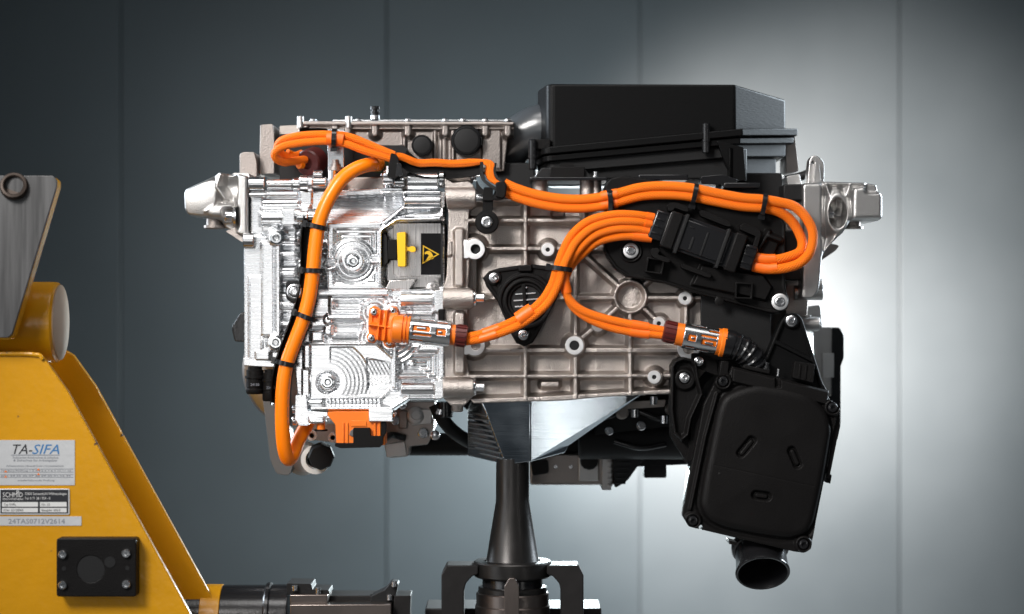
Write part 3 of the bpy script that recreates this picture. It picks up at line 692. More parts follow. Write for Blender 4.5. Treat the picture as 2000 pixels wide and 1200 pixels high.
build('collar', lathe([(18,-8),(25,-4),(27,4),(27,14),(24,15),(24,17.5),(27,18),(27,21),(24.5,22),(24.5,24),(27,24.5),(27,28),(22,29)], A, ax, 40), 'orange_plastic', sock, ang=40)

# ---- black carrier plate with the in-line fuse connector
PL = [(1180,470),(1178,486),(1186,503),(1202,525),(1226,541),(1300,554),(1372,577),(1430,592),(1500,611),(1522,613),(1538,603),(1540,585),(1534,560),(1534,440),(1520,402),(1512,388),(1480,378),(1400,370),(1330,360),(1290,353),(1215,344),(1192,350),(1180,366),(1175,392),(1184,420)]
def hf_pl(X, Y):
    H = np.zeros_like(X)
    e = -spoly(X, Y, PL)
    H = up(H, 5-e-0.0 if False else np.abs(e-3)-2.2, 3, 1, 3, 1.5)
    top = spoly(X, Y, [(1180,350),(1215,344),(1330,360),(1512,388),(1520,402),(1440,386),(1330,366),(1260,372),(1200,386),(1184,392)])
    H = up(H, top, 10, 3, 1.2, 4)
    H = dn(H, scirc(X, Y, 1232, 490, 19), -7, 1, 4, 2); H = up(H, np.abs(scirc(X, Y, 1232, 491, 20))-1.5, 4, 1, 3, 1)
    H = up(H, scirc(X, Y, 1523, 590, 17), 8, 2, 3, 2)
    # shelf under the fuse holder
    sh = spoly(X, Y, [(1352,556),(1494,586),(1506,562),(1490,540),(1370,520)]); H = up(H, sh, 12, 2, 3, 2)
    H = up(H, spoly(X, Y, [(1480,452),(1522,470),(1500,530),(1470,540)]), 8, 3, 2, 3)
    H = up(H, sseg(X, Y, 1500, 462, 1522, 470)-2.5, 22, 1, 3, 2)
    H = up(H, sseg(X, Y, 1500, 455, 1478, 490)-2.5, 18, 1, 3, 2)
    return H
carrier = relief('carrier_plate', 'black', U, (1170,338,1546,620), hf_pl, lambda X, Y: spoly(X, Y, PL), -26, 20, 1.0, label='black carrier plate for the fuse connector')
for x, y, r, dz in ((1232,490,15,0),(1523,590,16,-13)):
    build('washer', lathepx([(r,0),(r,3),(r-1.5,4),(r*0.66,4),(r*0.62,1),(0.02,1)], x, y, -24+dz), 'machined', carrier, ang=40)
    build('bolt', lathepx([(r*0.6,0),(r*0.6,5),(r*0.5,6),(r*0.36,6,0.16),(r*0.33,2,0.16),(0.02,2)], x, y, -25+dz), 'steel', carrier, ang=40)
FC = (1373,469); FA = 19.5
def fr(x0, y0, x1, y1): return rot(rect(x0,y0,x1,y1), FC[0], FC[1], FA)
def frr(x0, y0, x1, y1, r): return rot(rr(x0,y0,x1,y1,r,3), FC[0], FC[1], FA)
fuse = build('fuse_connector', prism(frr(1296,436,1454,506,5), -62, -28), 'black_gloss', carrier, bevel=5, seg=3)
build('cover', prism(fr(1330,441,1424,500), -68, -60), 'black_gloss', fuse, bevel=2.5)
build('end_block', prism(fr(1298,434,1322,508), -66, -30), 'black', fuse, bevel=3)
build('end_block', prism(fr(1430,432,1454,510), -66, -30), 'black', fuse, bevel=3)
build('end_cap', prism(fr(1268,441,1298,500), -58, -30), 'black_gloss', fuse, bevel=5)
build('end_cap', prism(fr(1454,446,1482,496), -58, -30), 'black_gloss', fuse, bevel=5)
for yy in (444, 458, 472, 486): build('end_rib', prism(fr(1272,yy,1294,yy+2.5), -61, -56), 'black_gloss', fuse, bevel=0.8)
for yy in (450, 466, 482): build('end_rib', prism(fr(1457,yy,1478,yy+2.5), -61, -56), 'black_gloss', fuse, bevel=0.8)
for xx in (1326, 1412): build('strap', prism(fr(xx,431,xx+7,512), -72, -30), 'black_deep', fuse, bevel=1.5)
for a in ((1340,452,1350,454),(1352,470,1356,496),(1376,452,1380,500)): build('seam', prism(fr(*a), -69.5, -66), 'black_deep', fuse, bevel=0.6)
def hook(pts, d0=-52, d1=-24, bv=1.5): return build('clip', prism(rounded(pts, 2.5), d0, d1), 'black', carrier, bevel=bv)
hook([(1303,402),(1310,396),(1322,396),(1343,404),(1345,414),(1336,413),(1318,406),(1314,412),(1305,412)])
hook([(1366,412),(1374,411),(1426,434),(1428,443),(1418,442),(1368,422)])
hook([(1446,441),(1454,436),(1484,449),(1487,458),(1477,492),(1468,488),(1476,462),(1446,449)])
hook([(1273,486),(1285,484),(1289,491),(1284,497),(1308,505),(1308,513),(1298,512),(1276,503),(1272,498)])
hook([(1330,517),(1338,516),(1390,536),(1388,543),(1378,541),(1331,524)])
for (x0,y0,x1,y1) in ((1262,505,1296,534),(1436,552,1470,584)):
    o = rot(rect(x0,y0,x1,y1), (x0+x1)/2, (y0+y1)/2, 10 if x0 < 1300 else 3); build('socket_frame', plate([o, frame(o, 0.80)[::-1]], -48, -26, 0.8), 'black', carrier)
build('latch', box(1247,341,1344,352,-10,60), 'black_gloss', carrier, bevel=2)
build('latch', box(1414,357,1484,368,-14,40), 'black_gloss', carrier, bevel=2)
build('backing_sheet', box(1369,560,1506,705,2,14), 'black_deep', U, bevel=1.5)
build('rivet', lathepx([(9,0),(9,2),(7,3),(0.02,3)], 1405, 588, -27), 'black', carrier)
# bridge-shaped lid on the two columns
lid = build('bridge_lid', prism([(1042,350),(1058,328),(1140,328),(1160,350)], 0, 110), 'black_deep', U, bevel=2)
build('foot', box(1035,346,1186,353,-8,110), 'black_gloss', lid, bevel=1.5); build('front_panel', box(1074,326,1142,347,-8,20), 'black', lid, bevel=1.5)
build('grip', prism(rounded([(1090,327),(1096,318),(1118,318),(1124,327)], 3), 10, 60), 'black', lid, bevel=2)
for x in (1050,1163): build('bolt', lathe([(8,0),(8,3),(5,4),(5,11),(4,12),(0.02,12)], W(x,347,10), (0,0,1), 20), 'steel', lid)

# ---- lower right filter box, tilted, with three slots and an outlet
FB = [(1394,752),(1400,738),(1412,732),(1424,733),(1430,716),(1619,764),(1617,779),(1636,790),(1640,803),(1634,818),(1612,930),(1588,1050),(1583,1072),(1570,1080),(1552,1078),(1366,1034),(1345,1028),(1333,1008),(1334,996),(1352,905),(1375,790)]
def hf_fb(X, Y):
    H = np.zeros_like(X)
    dome = [(1400,800),(1412,772),(1450,757),(1478,752),(1540,762),(1585,775),(1614,800),(1624,836),(1606,940),(1588,1020),(1574,1044),(1540,1052),(1490,1046),(1412,1030),(1382,1016),(1366,988),(1372,940)]
    dm = spoly(X, Y, rounded(dome, 30, 4))
    t = np.clip((-dm)/16.0, 0, 1); H = H+13*np.sqrt(1-(1-t)**2)
    H = H+np.where(dm < -16, 2.5*np.clip((-dm-16)/80, 0, 1), 0)
    H = H-4*np.exp(-((dm-5)/4.0)**2)
    for x, y in ((1412,745),(1626,796),(1353,1017),(1569,1063)):
        H = up(H, scirc(X, Y, x, y, 16), 8, 2, 3, 2); H = dn(H, scirc(X, Y, x, y, 11), 3, 1, 3, 1)
    # rim ribs left and the ridge on top
    H = up(H, np.minimum(sseg(X, Y, 1400, 770, 1378, 850), sseg(X, Y, 1378, 850, 1348, 995))-2, 6, 1.5, 2, 2)
    H = up(H, spoly(X, Y, [(1432,720),(1617,766),(1613,790),(1560,776),(1490,760),(1430,745)]), 7, 2, 3, 2)
    H = dn(H, srect(X, Y, 1515, 732, 1523, 756, 1), -3, 1, 4, 1)
    for a in ((1446,884,1466,860),(1545,880,1556,906)): H = dn(H, sseg(X, Y, *a)-7.0, 7, 1.5, 2, 1.5); 
    H = dn(H, sseg(X, Y, 1475, 966, 1496, 969)-7.0, 7, 1.5, 2, 1.5)
    for a in ((1448,885,1466,863),(1546,882,1555,904)): H = up(H, sseg(X, Y, *a)-4.0, 12, 2, 2, 1)
    H = up(H, sseg(X, Y, 1478, 967, 1494, 969)-4.0, 12, 2, 2, 1)
    H = H-0.5*np.exp(-((Y-905-(X-1383)*0.215)/0.9)**2)*(dm < -14)
    H = np.where(scirc(X, Y, 1369, 1033, 4) < 0, -20, H)
    return H
fbox = relief('filter_box', 'black', U, (1328,712,1644,1084), hf_fb, lambda X, Y: np.maximum(spoly(X, Y, FB), 4.2-np.hypot(X-1369, Y-1030)), -62, -40, 1.0, ang=70, label='tilted black filter box with a round outlet', roll=(1.5, 4))
tub = [(1392,760),(1430,722),(1616,768),(1628,800),(1606,930),(1582,1050),(1560,1070),(1380,1030),(1348,1000),(1362,905),(1383,800)]
build('tub', prism(tub, -42, 150), 'black_print', fbox, bevel=4)
for x, y in ((1412,745),(1626,796),(1353,1017),(1569,1063)):
    build('bolt', lathepx([(10,0),(10,3),(8.5,6),(5.5,7),(4.4,7,0.2),(4,2,0.2),(0.02,2)], x, y, -65), 'black_gloss', fbox, ang=40)
ol = Vector((0.0, -0.70, -0.714)); o = W(1484, 1066, 20)
build('outlet', lathe([(56,0),(56,10),(54,13),(50,14),(49,20),(51,60),(53,64),(53,67),(51,69),(48,68),(46,60),(46,20),(44,-20),(0.02,-22)], o, ol, 56), 'black_gloss', fbox, ang=40)
build('lug', prism([(1424,1056),(1440,1060),(1438,1066),(1424,1063)], -50, 0), 'black', fbox, bevel=1)
for p in ([(1612,912),(1622,914),(1618,926),(1610,924)], [(1616,926),(1625,928),(1622,945),(1613,943)], [(1632,826),(1642,830),(1636,858),(1628,856)]):
    build('tab', prism(p, -44, -10), 'black', fbox, bevel=1)
build('tab', prism([(1408,705),(1425,704),(1422,738),(1404,736)], -40, 0), 'black', fbox, bevel=2)
build('side_flange', prism([(1634,800),(1641,806),(1640,835),(1620,935),(1614,932)], -52, -30), 'black', fbox, bevel=1.5)
build('rod', sweep(wpath([(1392,905,-40),(1346,918,-36)], 5), [(5*math.cos(a*math.pi/4), 5*math.sin(a*math.pi/4)) for a in range(8)]), 'black', fbox)
# triangular bracket above the box
TB = [(1545,612),(1556,612),(1566,622),(1606,748),(1618,768),(1480,735),(1492,705),(1524,628),(1534,615)]
def hf_tb(X, Y):
    H = np.zeros_like(X); e = spoly(X, Y, rounded(TB, [10,10,10,2,2,2,2,12,12], 4))
    H = up(H, np.abs(e+3.5)-3, 7, 1.2, 4, 1.5)
    H = up(H, sseg(X, Y, 1514, 668, 1590, 706)-3.5, 7, 1.2, 4, 1.5); H = up(H, scirc(X, Y, 1546, 627, 15), 8, 2, 4, 1.5)
    return H
tbr = relief('triangle_bracket', 'black_print', U, (1474,606,1624,774), hf_tb, lambda X, Y: spoly(X, Y, rounded(TB, [10,10,10,2,2,2,2,12,12], 4)), -30, 0, 0.8, ang=60)
build('bolt', lathepx([(11,0),(11,2),(9,3),(7,1),(6.5,6),(5.5,7),(4,7,0.18),(3.5,3,0.18),(0.02,3)], 1546, 627, -38), 'steel', tbr, ang=40)
sb = build('sensor', prism(rounded([(1553,706),(1592,712),(1588,748),(1548,738)], 2), -56, -20), 'black', fbox, bevel=2)
for x in (1562, 1574): build('rib', prism([(x,712),(x+3,713),(x,742),(x-3,741)], -58.5, -50), 'black', sb, bevel=0.6)
# stud heads on the upper edge
for x, y in ((1461,708),(1497,716)):
    build('stud', lathe([(9,-8),(9,0),(6.5,1),(6.5,5),(5,5.5),(5,8),(6,8.5),(6,12),(0.02,12)], W(x,y+4,-46), (0.18,0,0.98), 24), 'black_gloss', fbox)
build('bridge_bar', prism([(1453,712),(1505,724),(1503,732),(1451,720)], -60, -30), 'black', fbox, bevel=2)
build('pin', lathe([(2.5,0),(2.5,14),(0.02,15)], W(1519,735,-52), (0.1,0,0.98), 10), 'steel', fbox)
# rounded black holder left of the box
HB = [(1311,715),(1318,704),(1335,698),(1352,702),(1360,712),(1364,740),(1372,770),(1350,818),(1344,850),(1330,862),(1315,846),(1309,800)]
def hf_hb(X, Y):
    H = np.zeros_like(X); e = spoly(X, Y, HB); H = up(H, np.abs(e+2.5)-2.2, 14, 1.5, 3, 2)
    H = up(H, scirc(X, Y, 1337, 741, 21), 8, 4, 1.5, 4); H = dn(H, scirc(X, Y, 1337, 739, 11), 4, 1, 3, 1)
    return H
hb = relief('holder', 'black', U, (1304,692,1378,868), hf_hb, lambda X, Y: spoly(X, Y, HB), -24, 30, 0.8, ang=70)
bolt(hb, 1337, 738, -30, 9.5)
build('holder_side', prism(rounded([(1378,775),(1352,772),(1346,800),(1350,850),(1338,905),(1352,900),(1368,850)], 3), -20, 40), 'black', hb, bevel=2.5)
build('holder_leg', prism(rounded([(1311,820),(1342,850),(1352,880),(1344,908),(1322,872),(1311,852)], 3), -6, 50), 'black', hb, bevel=2)
build('holder_arm', prism(rounded([(1350,690),(1372,690),(1400,705),(1402,735),(1370,722),(1350,712)], 4), -8, 30), 'black', hb, bevel=2)
bolt(hb, 1365, 706, -16, 9)

# ---- black corrugated boot and right coupling are the socket of the box
A, ax, L = coupling(fbox, 1404, 668, 1334, 655, 25, CT)
build('collar', lathe([(24,-14),(28,-12),(28,-4),(26,-2),(26,4),(20,5)], A, ax, 40), 'orange_plastic', fbox, ang=40)
bp = cr([W(1414,671,CT), W(1430,674,CT), W(1450,683,CT+2), W(1468,700,CT+8), W(1478,722,CT+20), W(1480,740,CT+40)], 2.0)
nb = len(bp); g = Geo(); v = []; seg = 28; prevb = None
for i, p in enumerate(bp):
    t = bp[min(i+1,nb-1)]-bp[max(i-1,0)]; t /= np.linalg.norm(t); n_ = np.array((0,-1.0,0)); b = np.cross(t, n_); b /= np.linalg.norm(b); n_ = np.cross(b, t)
    u = i/nb; r_ = 27-5*u+ (2.2 if (i % 6) < 2 and u > 0.22 else 0)+(1.5 if u < 0.14 else 0)
    for j in range(seg): a = 2*math.pi*j/seg; v.append(p+b*r_*math.cos(a)+n_*r_*math.sin(a))
g.add(v, [(i*seg+j, i*seg+(j+1) % seg, (i+1)*seg+(j+1) % seg, (i+1)*seg+j) for i in range(nb-1) for j in range(seg)]+[tuple(range(seg-1,-1,-1)), tuple((nb-1)*seg+j for j in range(seg))])
build('boot', g, 'black_gloss', fbox, ang=35)

# ---- upper air box
def slab(plan, yt, yb, d_ref, g=None):
    """plan: (x, depth) outline seen from above; yt, yb: picture heights as functions of x"""
    g = g or Geo(); k = kp(d_ref); n = len(plan)
    v = [((x-1000)*k, d, (600-yt(x))*k) for x, d in plan]+[((x-1000)*k, d, (600-yb(x))*k) for x, d in plan]
    return g.add(v, [tuple(range(n)), tuple(range(2*n-1, n-1, -1))]+[(i, (i+1) % n, n+(i+1) % n, n+i) for i in range(n)])
AB = 70
plan = [(1066+18-18*math.cos(R(a)), AB+18-18*math.sin(R(a))) for a in (15,30,45,60,75,90)]+[(1435,AB),(1550,AB+120),(1556,AB+330),(1075,AB+330),(1056,AB+250),(1052,AB+120)]
airbox = build('air_box', slab(plan, lambda x: 164+max(0,x-1432)*0.16, lambda x: 300-(x-1070)*0.108, AB), 'black_print', U, bevel=5, seg=3, label='large black air box with a chamfered corner')
def off(p, s, cx=1300, cd=240): return [(cx+(x-cx)*(s if x < cx else 1+(s-1)*2.1), cd+(d-cd)*(s if d > cd else 1+(s-1)*2.6)) for x, d in p]
build('lid_rim', slab(off(plan,1.045), lambda x: 291-(x-1045)*0.094, lambda x: 305-(x-1045)*0.094, AB), 'black_print', airbox, bevel=2)
build('tray_rim', slab(off(plan,1.03), lambda x: 307-(x-1045)*0.092, lambda x: 319-(x-1045)*0.092, AB), 'black_print', airbox, bevel=2)
build('tray_step', slab(off(plan,1.0), lambda x: 318-(x-1045)*0.09, lambda x: 340-(x-1045)*0.085, AB), 'black_deep', airbox, bevel=2)
build('tray', slab(off(plan,0.965), lambda x: 330-(x-1045)*0.06, lambda x: 349, AB), 'black_deep', airbox, bevel=3)
for x, y0, y1 in ((1379,238,300),(1040,270,332)):
    build('clip', lathe([(6,0),(8,2),(8,22),(9,23),(9,27),(8,28),(8,58),(6,60)], W(x,y1,AB-14), (0,0,1), 24), 'black_gloss', airbox, ang=40)
build('clip_lug', box(1040,272,1075,292,AB-10,AB+30), 'black', airbox, bevel=2)
build('strut', prism(rounded([(1400,275),(1452,288),(1457,352),(1436,354),(1414,310)], 3), AB-22, AB+40), 'black_print', airbox, bevel=3)
build('strut', slab([(1422,AB-30),(1460,AB+10),(1460,AB+60),(1422,AB+60)], lambda x: 290, lambda x: 354, AB), 'black_print', airbox, bevel=2)
build('sensor', prism(rounded([(1368,345),(1410,341),(1440,350),(1440,362),(1370,360)], 3), 30, 90), 'black_gloss', airbox, bevel=2)
# inlet duct
pts = [W(1085,248,190), W(1050,252,192), W(1015,270,200), W(990,300,215), W(980,340,230)]
build('duct', sweep(cr(pts, 4), [(math.cos(2*math.pi*i/40), math.sin(2*math.pi*i/40)) for i in range(40)], scale=lambda t: 50-10*t), 'duct', airbox, ang=60)

# ---- upper rear inverter casting
IO = [(585,238),(1004,240),(1004,268),(992,270),(985,334),(940,336),(585,336)]
def hf_in(X, Y):
    H = np.zeros_like(X)
    H = up(H, srect(X, Y, 585, 236, 1006, 246, 1), 16, 1.5, 3, 2); H = up(H, srect(X, Y, 585, 250, 1006, 254, 1), 11, 1.5, 3, 2)
    for x in (597, 655, 680, 733, 797, 870, 948, 992): H = up(H, sseg(X, Y, x, 245, x, 262)-7, 14, 4, 1.5, 3); 
    for x, wd in ((790,3),(850,3),(868,4),(885,3),(960,18)): H = up(H, srect(X, Y, x-wd, 256, x+wd, 330, 1), 6, 2, 2, 3)
    for a in ((688,292,790,334),(590,260,640,332)): H = dn(H, srect(X, Y, *a, 6), -26, 2, 4, 2)
    H = dn(H, srect(X, Y, 845, 318, 935, 336, 4), -18, 2, 4, 2)
    H = np.where((X > 620) & (X < 640) & (Y > 256) & (Y < 300), H+4, H)
    return H
inv = relief('inverter_casting', 'cast_rear', U, (580,232,1010,340), hf_in, lambda X, Y: spoly(X, Y, IO), 130, 420, 1.0, label='blurred cast inverter casing behind the cables')
for x in (797, 870, 948, 992, 612, 700, 905): build('bolt', lathe([(9,0),(9,1.5),(6,2),(6,5),(4,7),(0.02,7)], W(x,238,140), (0,0,1), 20), 'steel', inv)
for x in (587, 681): build('stud', lathe([(7,-10),(7,12),(6,13),(0.02,13)], W(x,240,118), (0,0,1), 20), 'cast_light', inv)
build('top_lid', slab([(650,140),(1000,140),(1000,400),(650,400)], lambda x: 234, lambda x: 239, 140), 'sheet', inv, bevel=1.5)
sn = build('sensor', lathe([(13,0),(13,2),(9,3),(9,9),(8,10),(8,14),(10,15),(10,18),(7,19),(7,21),(10.5,22),(10.5,28),(9,29),(0.02,29)], W(733,236,150), (0,0,1), 28), 'black_gloss', inv, ang=40)
build('base', lathe([(9.5,0),(9.5,10),(8,10.5)], W(733,236,150), (0,0,1), 28), 'steel', sn)
for x, y, r in ((824,284,21),(911,275,28)):
    build('blanking_cap', lathepx([(r,-30),(r,0),(r-2,2),(r-3,1),(r-4,2.5),(r-6,3),(0.02,3.5)], x, y, 100, seg=44), 'black_deep', inv, ang=35)
build('cap_collar', lathepx([(31,-26),(31,-6),(29,-4),(20,-4)], 911, 275, 100, (0,-1,0.0), 44), 'black_gloss', inv, ang=35)
build('cap_tab', box(936,268,942,284,104,120), 'black_deep', inv, bevel=1)
build('blind_board', prism(rounded([(690,284),(788,284),(797,292),(797,372),(690,372)],5), 108, 240), 'black_deep', inv); build('green_plug', lathepx([(18,0),(18,8),(14,10),(0.02,10)], 742, 322, 60), 'green', inv)
build('blind_board', box(546,262,690,374,104,240), 'black_deep', inv); build('bracket', box(640,255,672,336,40,44), 'sheet', inv, bevel=1.5); build('bracket', box(640,253,672,256,40,70), 'sheet', inv, bevel=0.8)
build('bolt', lathe([(15,0),(15,9),(9,10),(9,16),(6,17),(6,24,0.1),(0.02,24)], W(655,336,30), (0,0,1), 28), 'cast_rear', inv)
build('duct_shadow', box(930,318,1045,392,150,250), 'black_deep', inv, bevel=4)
# plates on the left behind the mount
build('end_plate', prism(rounded([(508,244),(533,242),(536,262),(536,340),(506,340),(508,258)], 4), 170, 330), 'cast_rear', inv, bevel=4)
build('end_plate', prism(rounded([(545,246),(585,244),(592,260),(592,372),(552,372)], 4), 190, 330), 'cast_dark', inv, bevel=4)
build('end_plate', prism(rounded([(468,302),(474,297),(497,297),(502,318),(502,346),(468,346)], 4), 140, 260), 'cast_rear', inv, bevel=4)

# ---- left mount arm
LM = [(361,376),(363,370),(400,354),(428,338),(470,342),(486,346),(486,458),(474,462),(455,452),(440,446),(430,430),(405,425),(370,421),(362,410)]
def hf_lm(X, Y):
    H = np.zeros_like(X)-4
    lobe = spoly(X, Y, rounded([(361,376),(400,356),(426,352),(424,402),(408,424),(364,421)], 12))
    H = smax(H, 20-0.0035*(X-408)**2-0.004*(Y-392)**2-np.maximum(lobe, 0)*1.6, 6)
    H = up(H, srect(X, Y, 465, 341, 490, 462, 6), 24, 5, 2.4, 5)
    gr = spoly(X, Y, [(428,346),(466,343),(466,388),(444,388),(430,372)])
    H = np.where(gr < 0, 15-26*np.sqrt(np.clip(1-((Y-366)/26.0)**2, 0, 1)), H)
    rim = np.minimum(sseg(X, Y, 434, 340, 426, 366), sseg(X, Y, 426, 366, 443, 391)); H = up(H, rim-2.6, 22, 2, 2.5, 3)
    H = up(H, sseg(X, Y, 418, 404, 404, 414)-2.6, 20, 2, 2.0, 4)
    H = up(H, sseg(X, Y, 420, 414, 448, 414)-15, 22, 13, 1.6, 4)
    H = dn(H, srect(X, Y, 444, 410, 462, 444, 3), 2, 3, 2, 4)
    return soften(H, 6)
lm = relief('mount_arm', 'cast_light', U, (355,332,492,468), hf_lm, lambda X, Y: spoly(X, Y, rounded(LM, 5)), 20, 110, 0.8, roll=(5, 3), label='cast mounting arm at the left end')
build('bushing', lathe([(17,0),(17,12),(22,13),(22,18),(20,20),(0.02,20)], W(420,428,40), (0,0,-1), 32), 'cast_rear', lm, ang=40)
build('bolt', lathe([(20,0),(18,4),(11,6),(11,18,0.1),(9,20,0.1),(0.02,20)], W(458,424,6), (-1,-0.25,0), 36), 'steel', lm, ang=40)
build('lower_lug', prism(rounded([(440,452),(460,445),(486,448),(486,476),(474,474)], 4), 10, 90), 'cast', lm, bevel=3)
build('flange_plate', prism(rounded([(455,338),(486,338),(488,350),(450,350)], 3), 40, 150), 'cast_light', lm, bevel=2)

# ---- right mount arm
RM = [(1566,360),(1600,355),(1655,357),(1692,358),(1712,362),(1714,376),(1722,382),(1722,426),(1714,432),(1690,432),(1660,432),(1645,455),(1618,480),(1604,500),(1598,560),(1594,572),(1584,584),(1560,584),(1566,520)]
def hf_rm(X, Y):
    H = np.zeros_like(X)-8
    H = up(H, srect(X, Y, 1562, 358, 1606, 588, 10), 16, 8, 1.6, 8)
    H = up(H, spoly(X, Y, rounded([(1664,368),(1712,362),(1722,382),(1722,428),(1662,430)], 6)), 14, 8, 1.6, 8)
    el = np.hypot((X-1634)/18.0, (Y-417)/33.0)-1
    H = up(H, np.abs(el*20)-4, 16, 3, 1.6, 5); H = np.where(el < -0.12, -26-8*np.sin((X-1616)/12.0), H)
    H = up(H, np.minimum(sseg(X, Y, 1612, 360, 1622, 392), np.minimum(sseg(X, Y, 1660, 360, 1648, 392), sseg(X, Y, 1640, 448, 1606, 500)))-3, 12, 3, 1.6, 6)
    H = up(H, sseg(X, Y, 1612, 359, 1710, 361)-3, 12, 3, 2, 4)
    H = dn(H, srect(X, Y, 1690, 356, 1716, 376, 6), 2, 3, 2, 4)
    return soften(H, 5)
rm = relief('mount_arm', 'cast_light', U, (1558,350,1728,592), hf_rm, lambda X, Y: spoly(X, Y, rounded(RM, 4)), 30, 170, 0.8, roll=(4, 3), label='cast mounting arm at the right end')
build('bushing', lathe([(16,0),(16,14),(21,15),(21,20),(0.02,20)], W(1665,428,60), (0,0,-1), 32), 'cast_rear', rm, ang=40)
build('bolt', lathe([(9,0),(9,10,0.1),(0.02,10)], W(1618,418,44), (1,-0.1,0), 24), 'steel', rm)
build('ear', plate([rounded([(1576,366),(1581,312),(1588,303),(1600,306),(1610,318),(1610,352),(1600,366)], 6), circ(1588, 318, 3)], 70, 110, 2), 'cast_light', rm)
build('ear', prism(rounded([(1592,318),(1600,322),(1604,355),(1590,356)], 3), 56, 80), 'cast_light', rm, bevel=2)
for x, y, L in ((1560,572,46),(1590,560,16)): build('lug', cylx(x-10, x+L, y, 60, 15), 'cast_light', rm)
build('end_wall', prism([(1534,400),(1580,400),(1580,560),(1572,690),(1534,740)], 60, 320), 'cast', U, bevel=3, label='cast end wall behind the right loop')
for x0, y0, x1, y1 in ((1530,360,1580,392),(1534,450,1558,520),(1530,522,1566,548)): build('inner_block', box(x0,y0,x1,y1,30,100), 'black_deep', U, bevel=3)
build('pipe_stub', cylx(1562, 1600, 633, 60, 14), 'cast_light', U); build('nut', box(1574,616,1584,624,56,76), 'cast_light', U, bevel=1)
build('rear_bracket', prism(rounded([(1534,250),(1552,262),(1560,335),(1536,340)], 4), 230, 330), 'cast_rear', U, bevel=4)
build('rear_hose', tubeg([(1534,352,190),(1560,346,190),(1580,338,185),(1588,325,170)], 9), 'black_deep', U)
build('rear_plate', prism(rounded([(1600,470),(1640,480),(1632,490),(1600,512)], 4), 180, 260), 'cast_rear', U, bevel=3)
# motor end far right, behind
rmo = build('rear_motor', prism(rounded([(1588,648),(1606,640),(1624,640),(1632,650),(1632,800),(1600,800),(1590,720)], 4), 330, 430), 'cast_light', U, bevel=5)
build('cap', prism(rounded([(1625,640),(1640,640),(1648,656),(1648,700),(1642,715),(1642,830),(1590,850),(1590,775),(1625,775)], 4), 325, 430), 'black_gloss', rmo, bevel=4)
build('label_plate', box(1608,690,1629,738,322,334), 'white_sticker', rmo, bevel=1)

# ---- underside: orange socket with its black plug, and the blurred parts behind
os_ = build('lower_socket', prism(rounded([(657,804),(765,804),(772,812),(764,822),(752,826),(752,870),(657,872),(655,830),(640,812),(640,805)], 2), -6, 60), 'orange_plastic', U, bevel=2, label='orange socket under the gearbox')
for x in (668, 676): build('rib', box(x,826,x+4,868,-9,0), 'orange_plastic', os_, bevel=0.8)
build('name_field', box(685,822,716,833,-8,0), 'orange_plastic', os_, bevel=0.6)
for x in (730, 739): build('rib', box(x,822,x+4,854,-10,0), 'orange_plastic', os_, bevel=0.8)
build('plug', prism(rounded([(690,836),(722,836),(724,852),(748,852),(748,868),(742,874),(666,876),(654,872),(654,866),(690,866)], 2), -18, 30), 'black', os_, bevel=2, label='black plug')
build('latch', prism([(744,822),(754,820),(754,845),(748,856),(744,856)], -10, 20), 'black', os_, bevel=1)
build('lever', prism([(690,838),(684,842),(682,850),(690,854)], -10, 10), 'grey_plastic', os_, bevel=1)
build('clip', box(637,812,652,818,0,20), 'steel', os_, bevel=1); build('post', lathe([(8,0),(8,18),(0.02,18)], W(627,822,6), (0,0,-1), 20), 'orange_plastic', os_); build('disc', lathe([(13,0),(13,3),(0.02,3)], W(627,839,6), (0,0,-1), 24), 'black', os_)
# round casing behind on the left
RD = 270
back = build('rear_casing', lathepx([(124,-60),(124,-10),(118,4),(100,14),(0.02,20)], 588, 722, RD, seg=64), 'cast_rear', U, label='round pale casing behind the gearbox')
build('side_blob', prism(rounded([(452,640),(470,610),(490,610),(490,668),(458,668)], 6), 200, 280), 'black_gloss', back, bevel=4)
build('strut', prism(rounded([(512,770),(556,780),(575,900),(566,930),(540,926),(528,900)], 8), 180, 240), 'grey_plastic', back, bevel=6, seg=3)
build('valve', lathepx([(27,-10),(27,20),(24,24),(0.02,24)], 627, 890, 160, (0.1,-1,-0.1), 8), 'black_deep', back)
build('ring', lathepx([(30,-12),(30,0),(20,3),(18,-12)], 616, 898, 190, (0,-1,0), 32), 'white_plastic', back)
build('hub', lathepx([(36,-20),(36,0),(28,8),(0.02,8)], 592, 895, 220, (0.3,-1,0), 32), 'cast_dark', back)
for x, y in ((609,851),(650,855)): build('eyelet', lathepx([(10,-6),(10,2),(5,2),(5,-6)], x, y, 90), 'white_plastic', back)
build('bracket', prism(rounded([(596,828),(700,828),(690,870),(600,858)], 4), 110, 180), 'cast_dark', back, bevel=3)
# silver pump housing below the flange
ph = build('pump_housing', prism(rounded([(748,838),(764,795),(800,785),(850,785),(848,835),(836,868),(800,872),(798,892),(760,895),(752,880)], 5), 200, 330), 'cast_rear', U, bevel=8, seg=3)
build('rib', box(778,802,796,838,192,210), 'cast_rear', ph, bevel=3); build('rib', prism(rounded([(752,868),(790,862),(795,890),(755,894)],4), 190, 210), 'cast_light', ph, bevel=3)
for x, y in ((785,790),(850,850)): build('bolt', lathepx([(10,0),(10,6),(6,8),(0.02,8)], x, y, 196), 'steel', ph)
pip = build('rear_tube', cylx(795, 1350, 868, 330, 24, ch=3), 'black_deep', U)
build('hose', tubeg([(850,790,150),(862,815,150),(885,842,170),(915,862,210),(940,868,240)], 14), 'black_deep', U)
build('hose_clip', lathe([(17,0),(17,10),(0.02,10)], W(862,800,150), (-0.3,0,-1), 24), 'steel', U)
build('neck', lathe([(17,0),(17,30),(15,32)], W(868,785,150), (0,0,-1), 24), 'black_gloss', U)
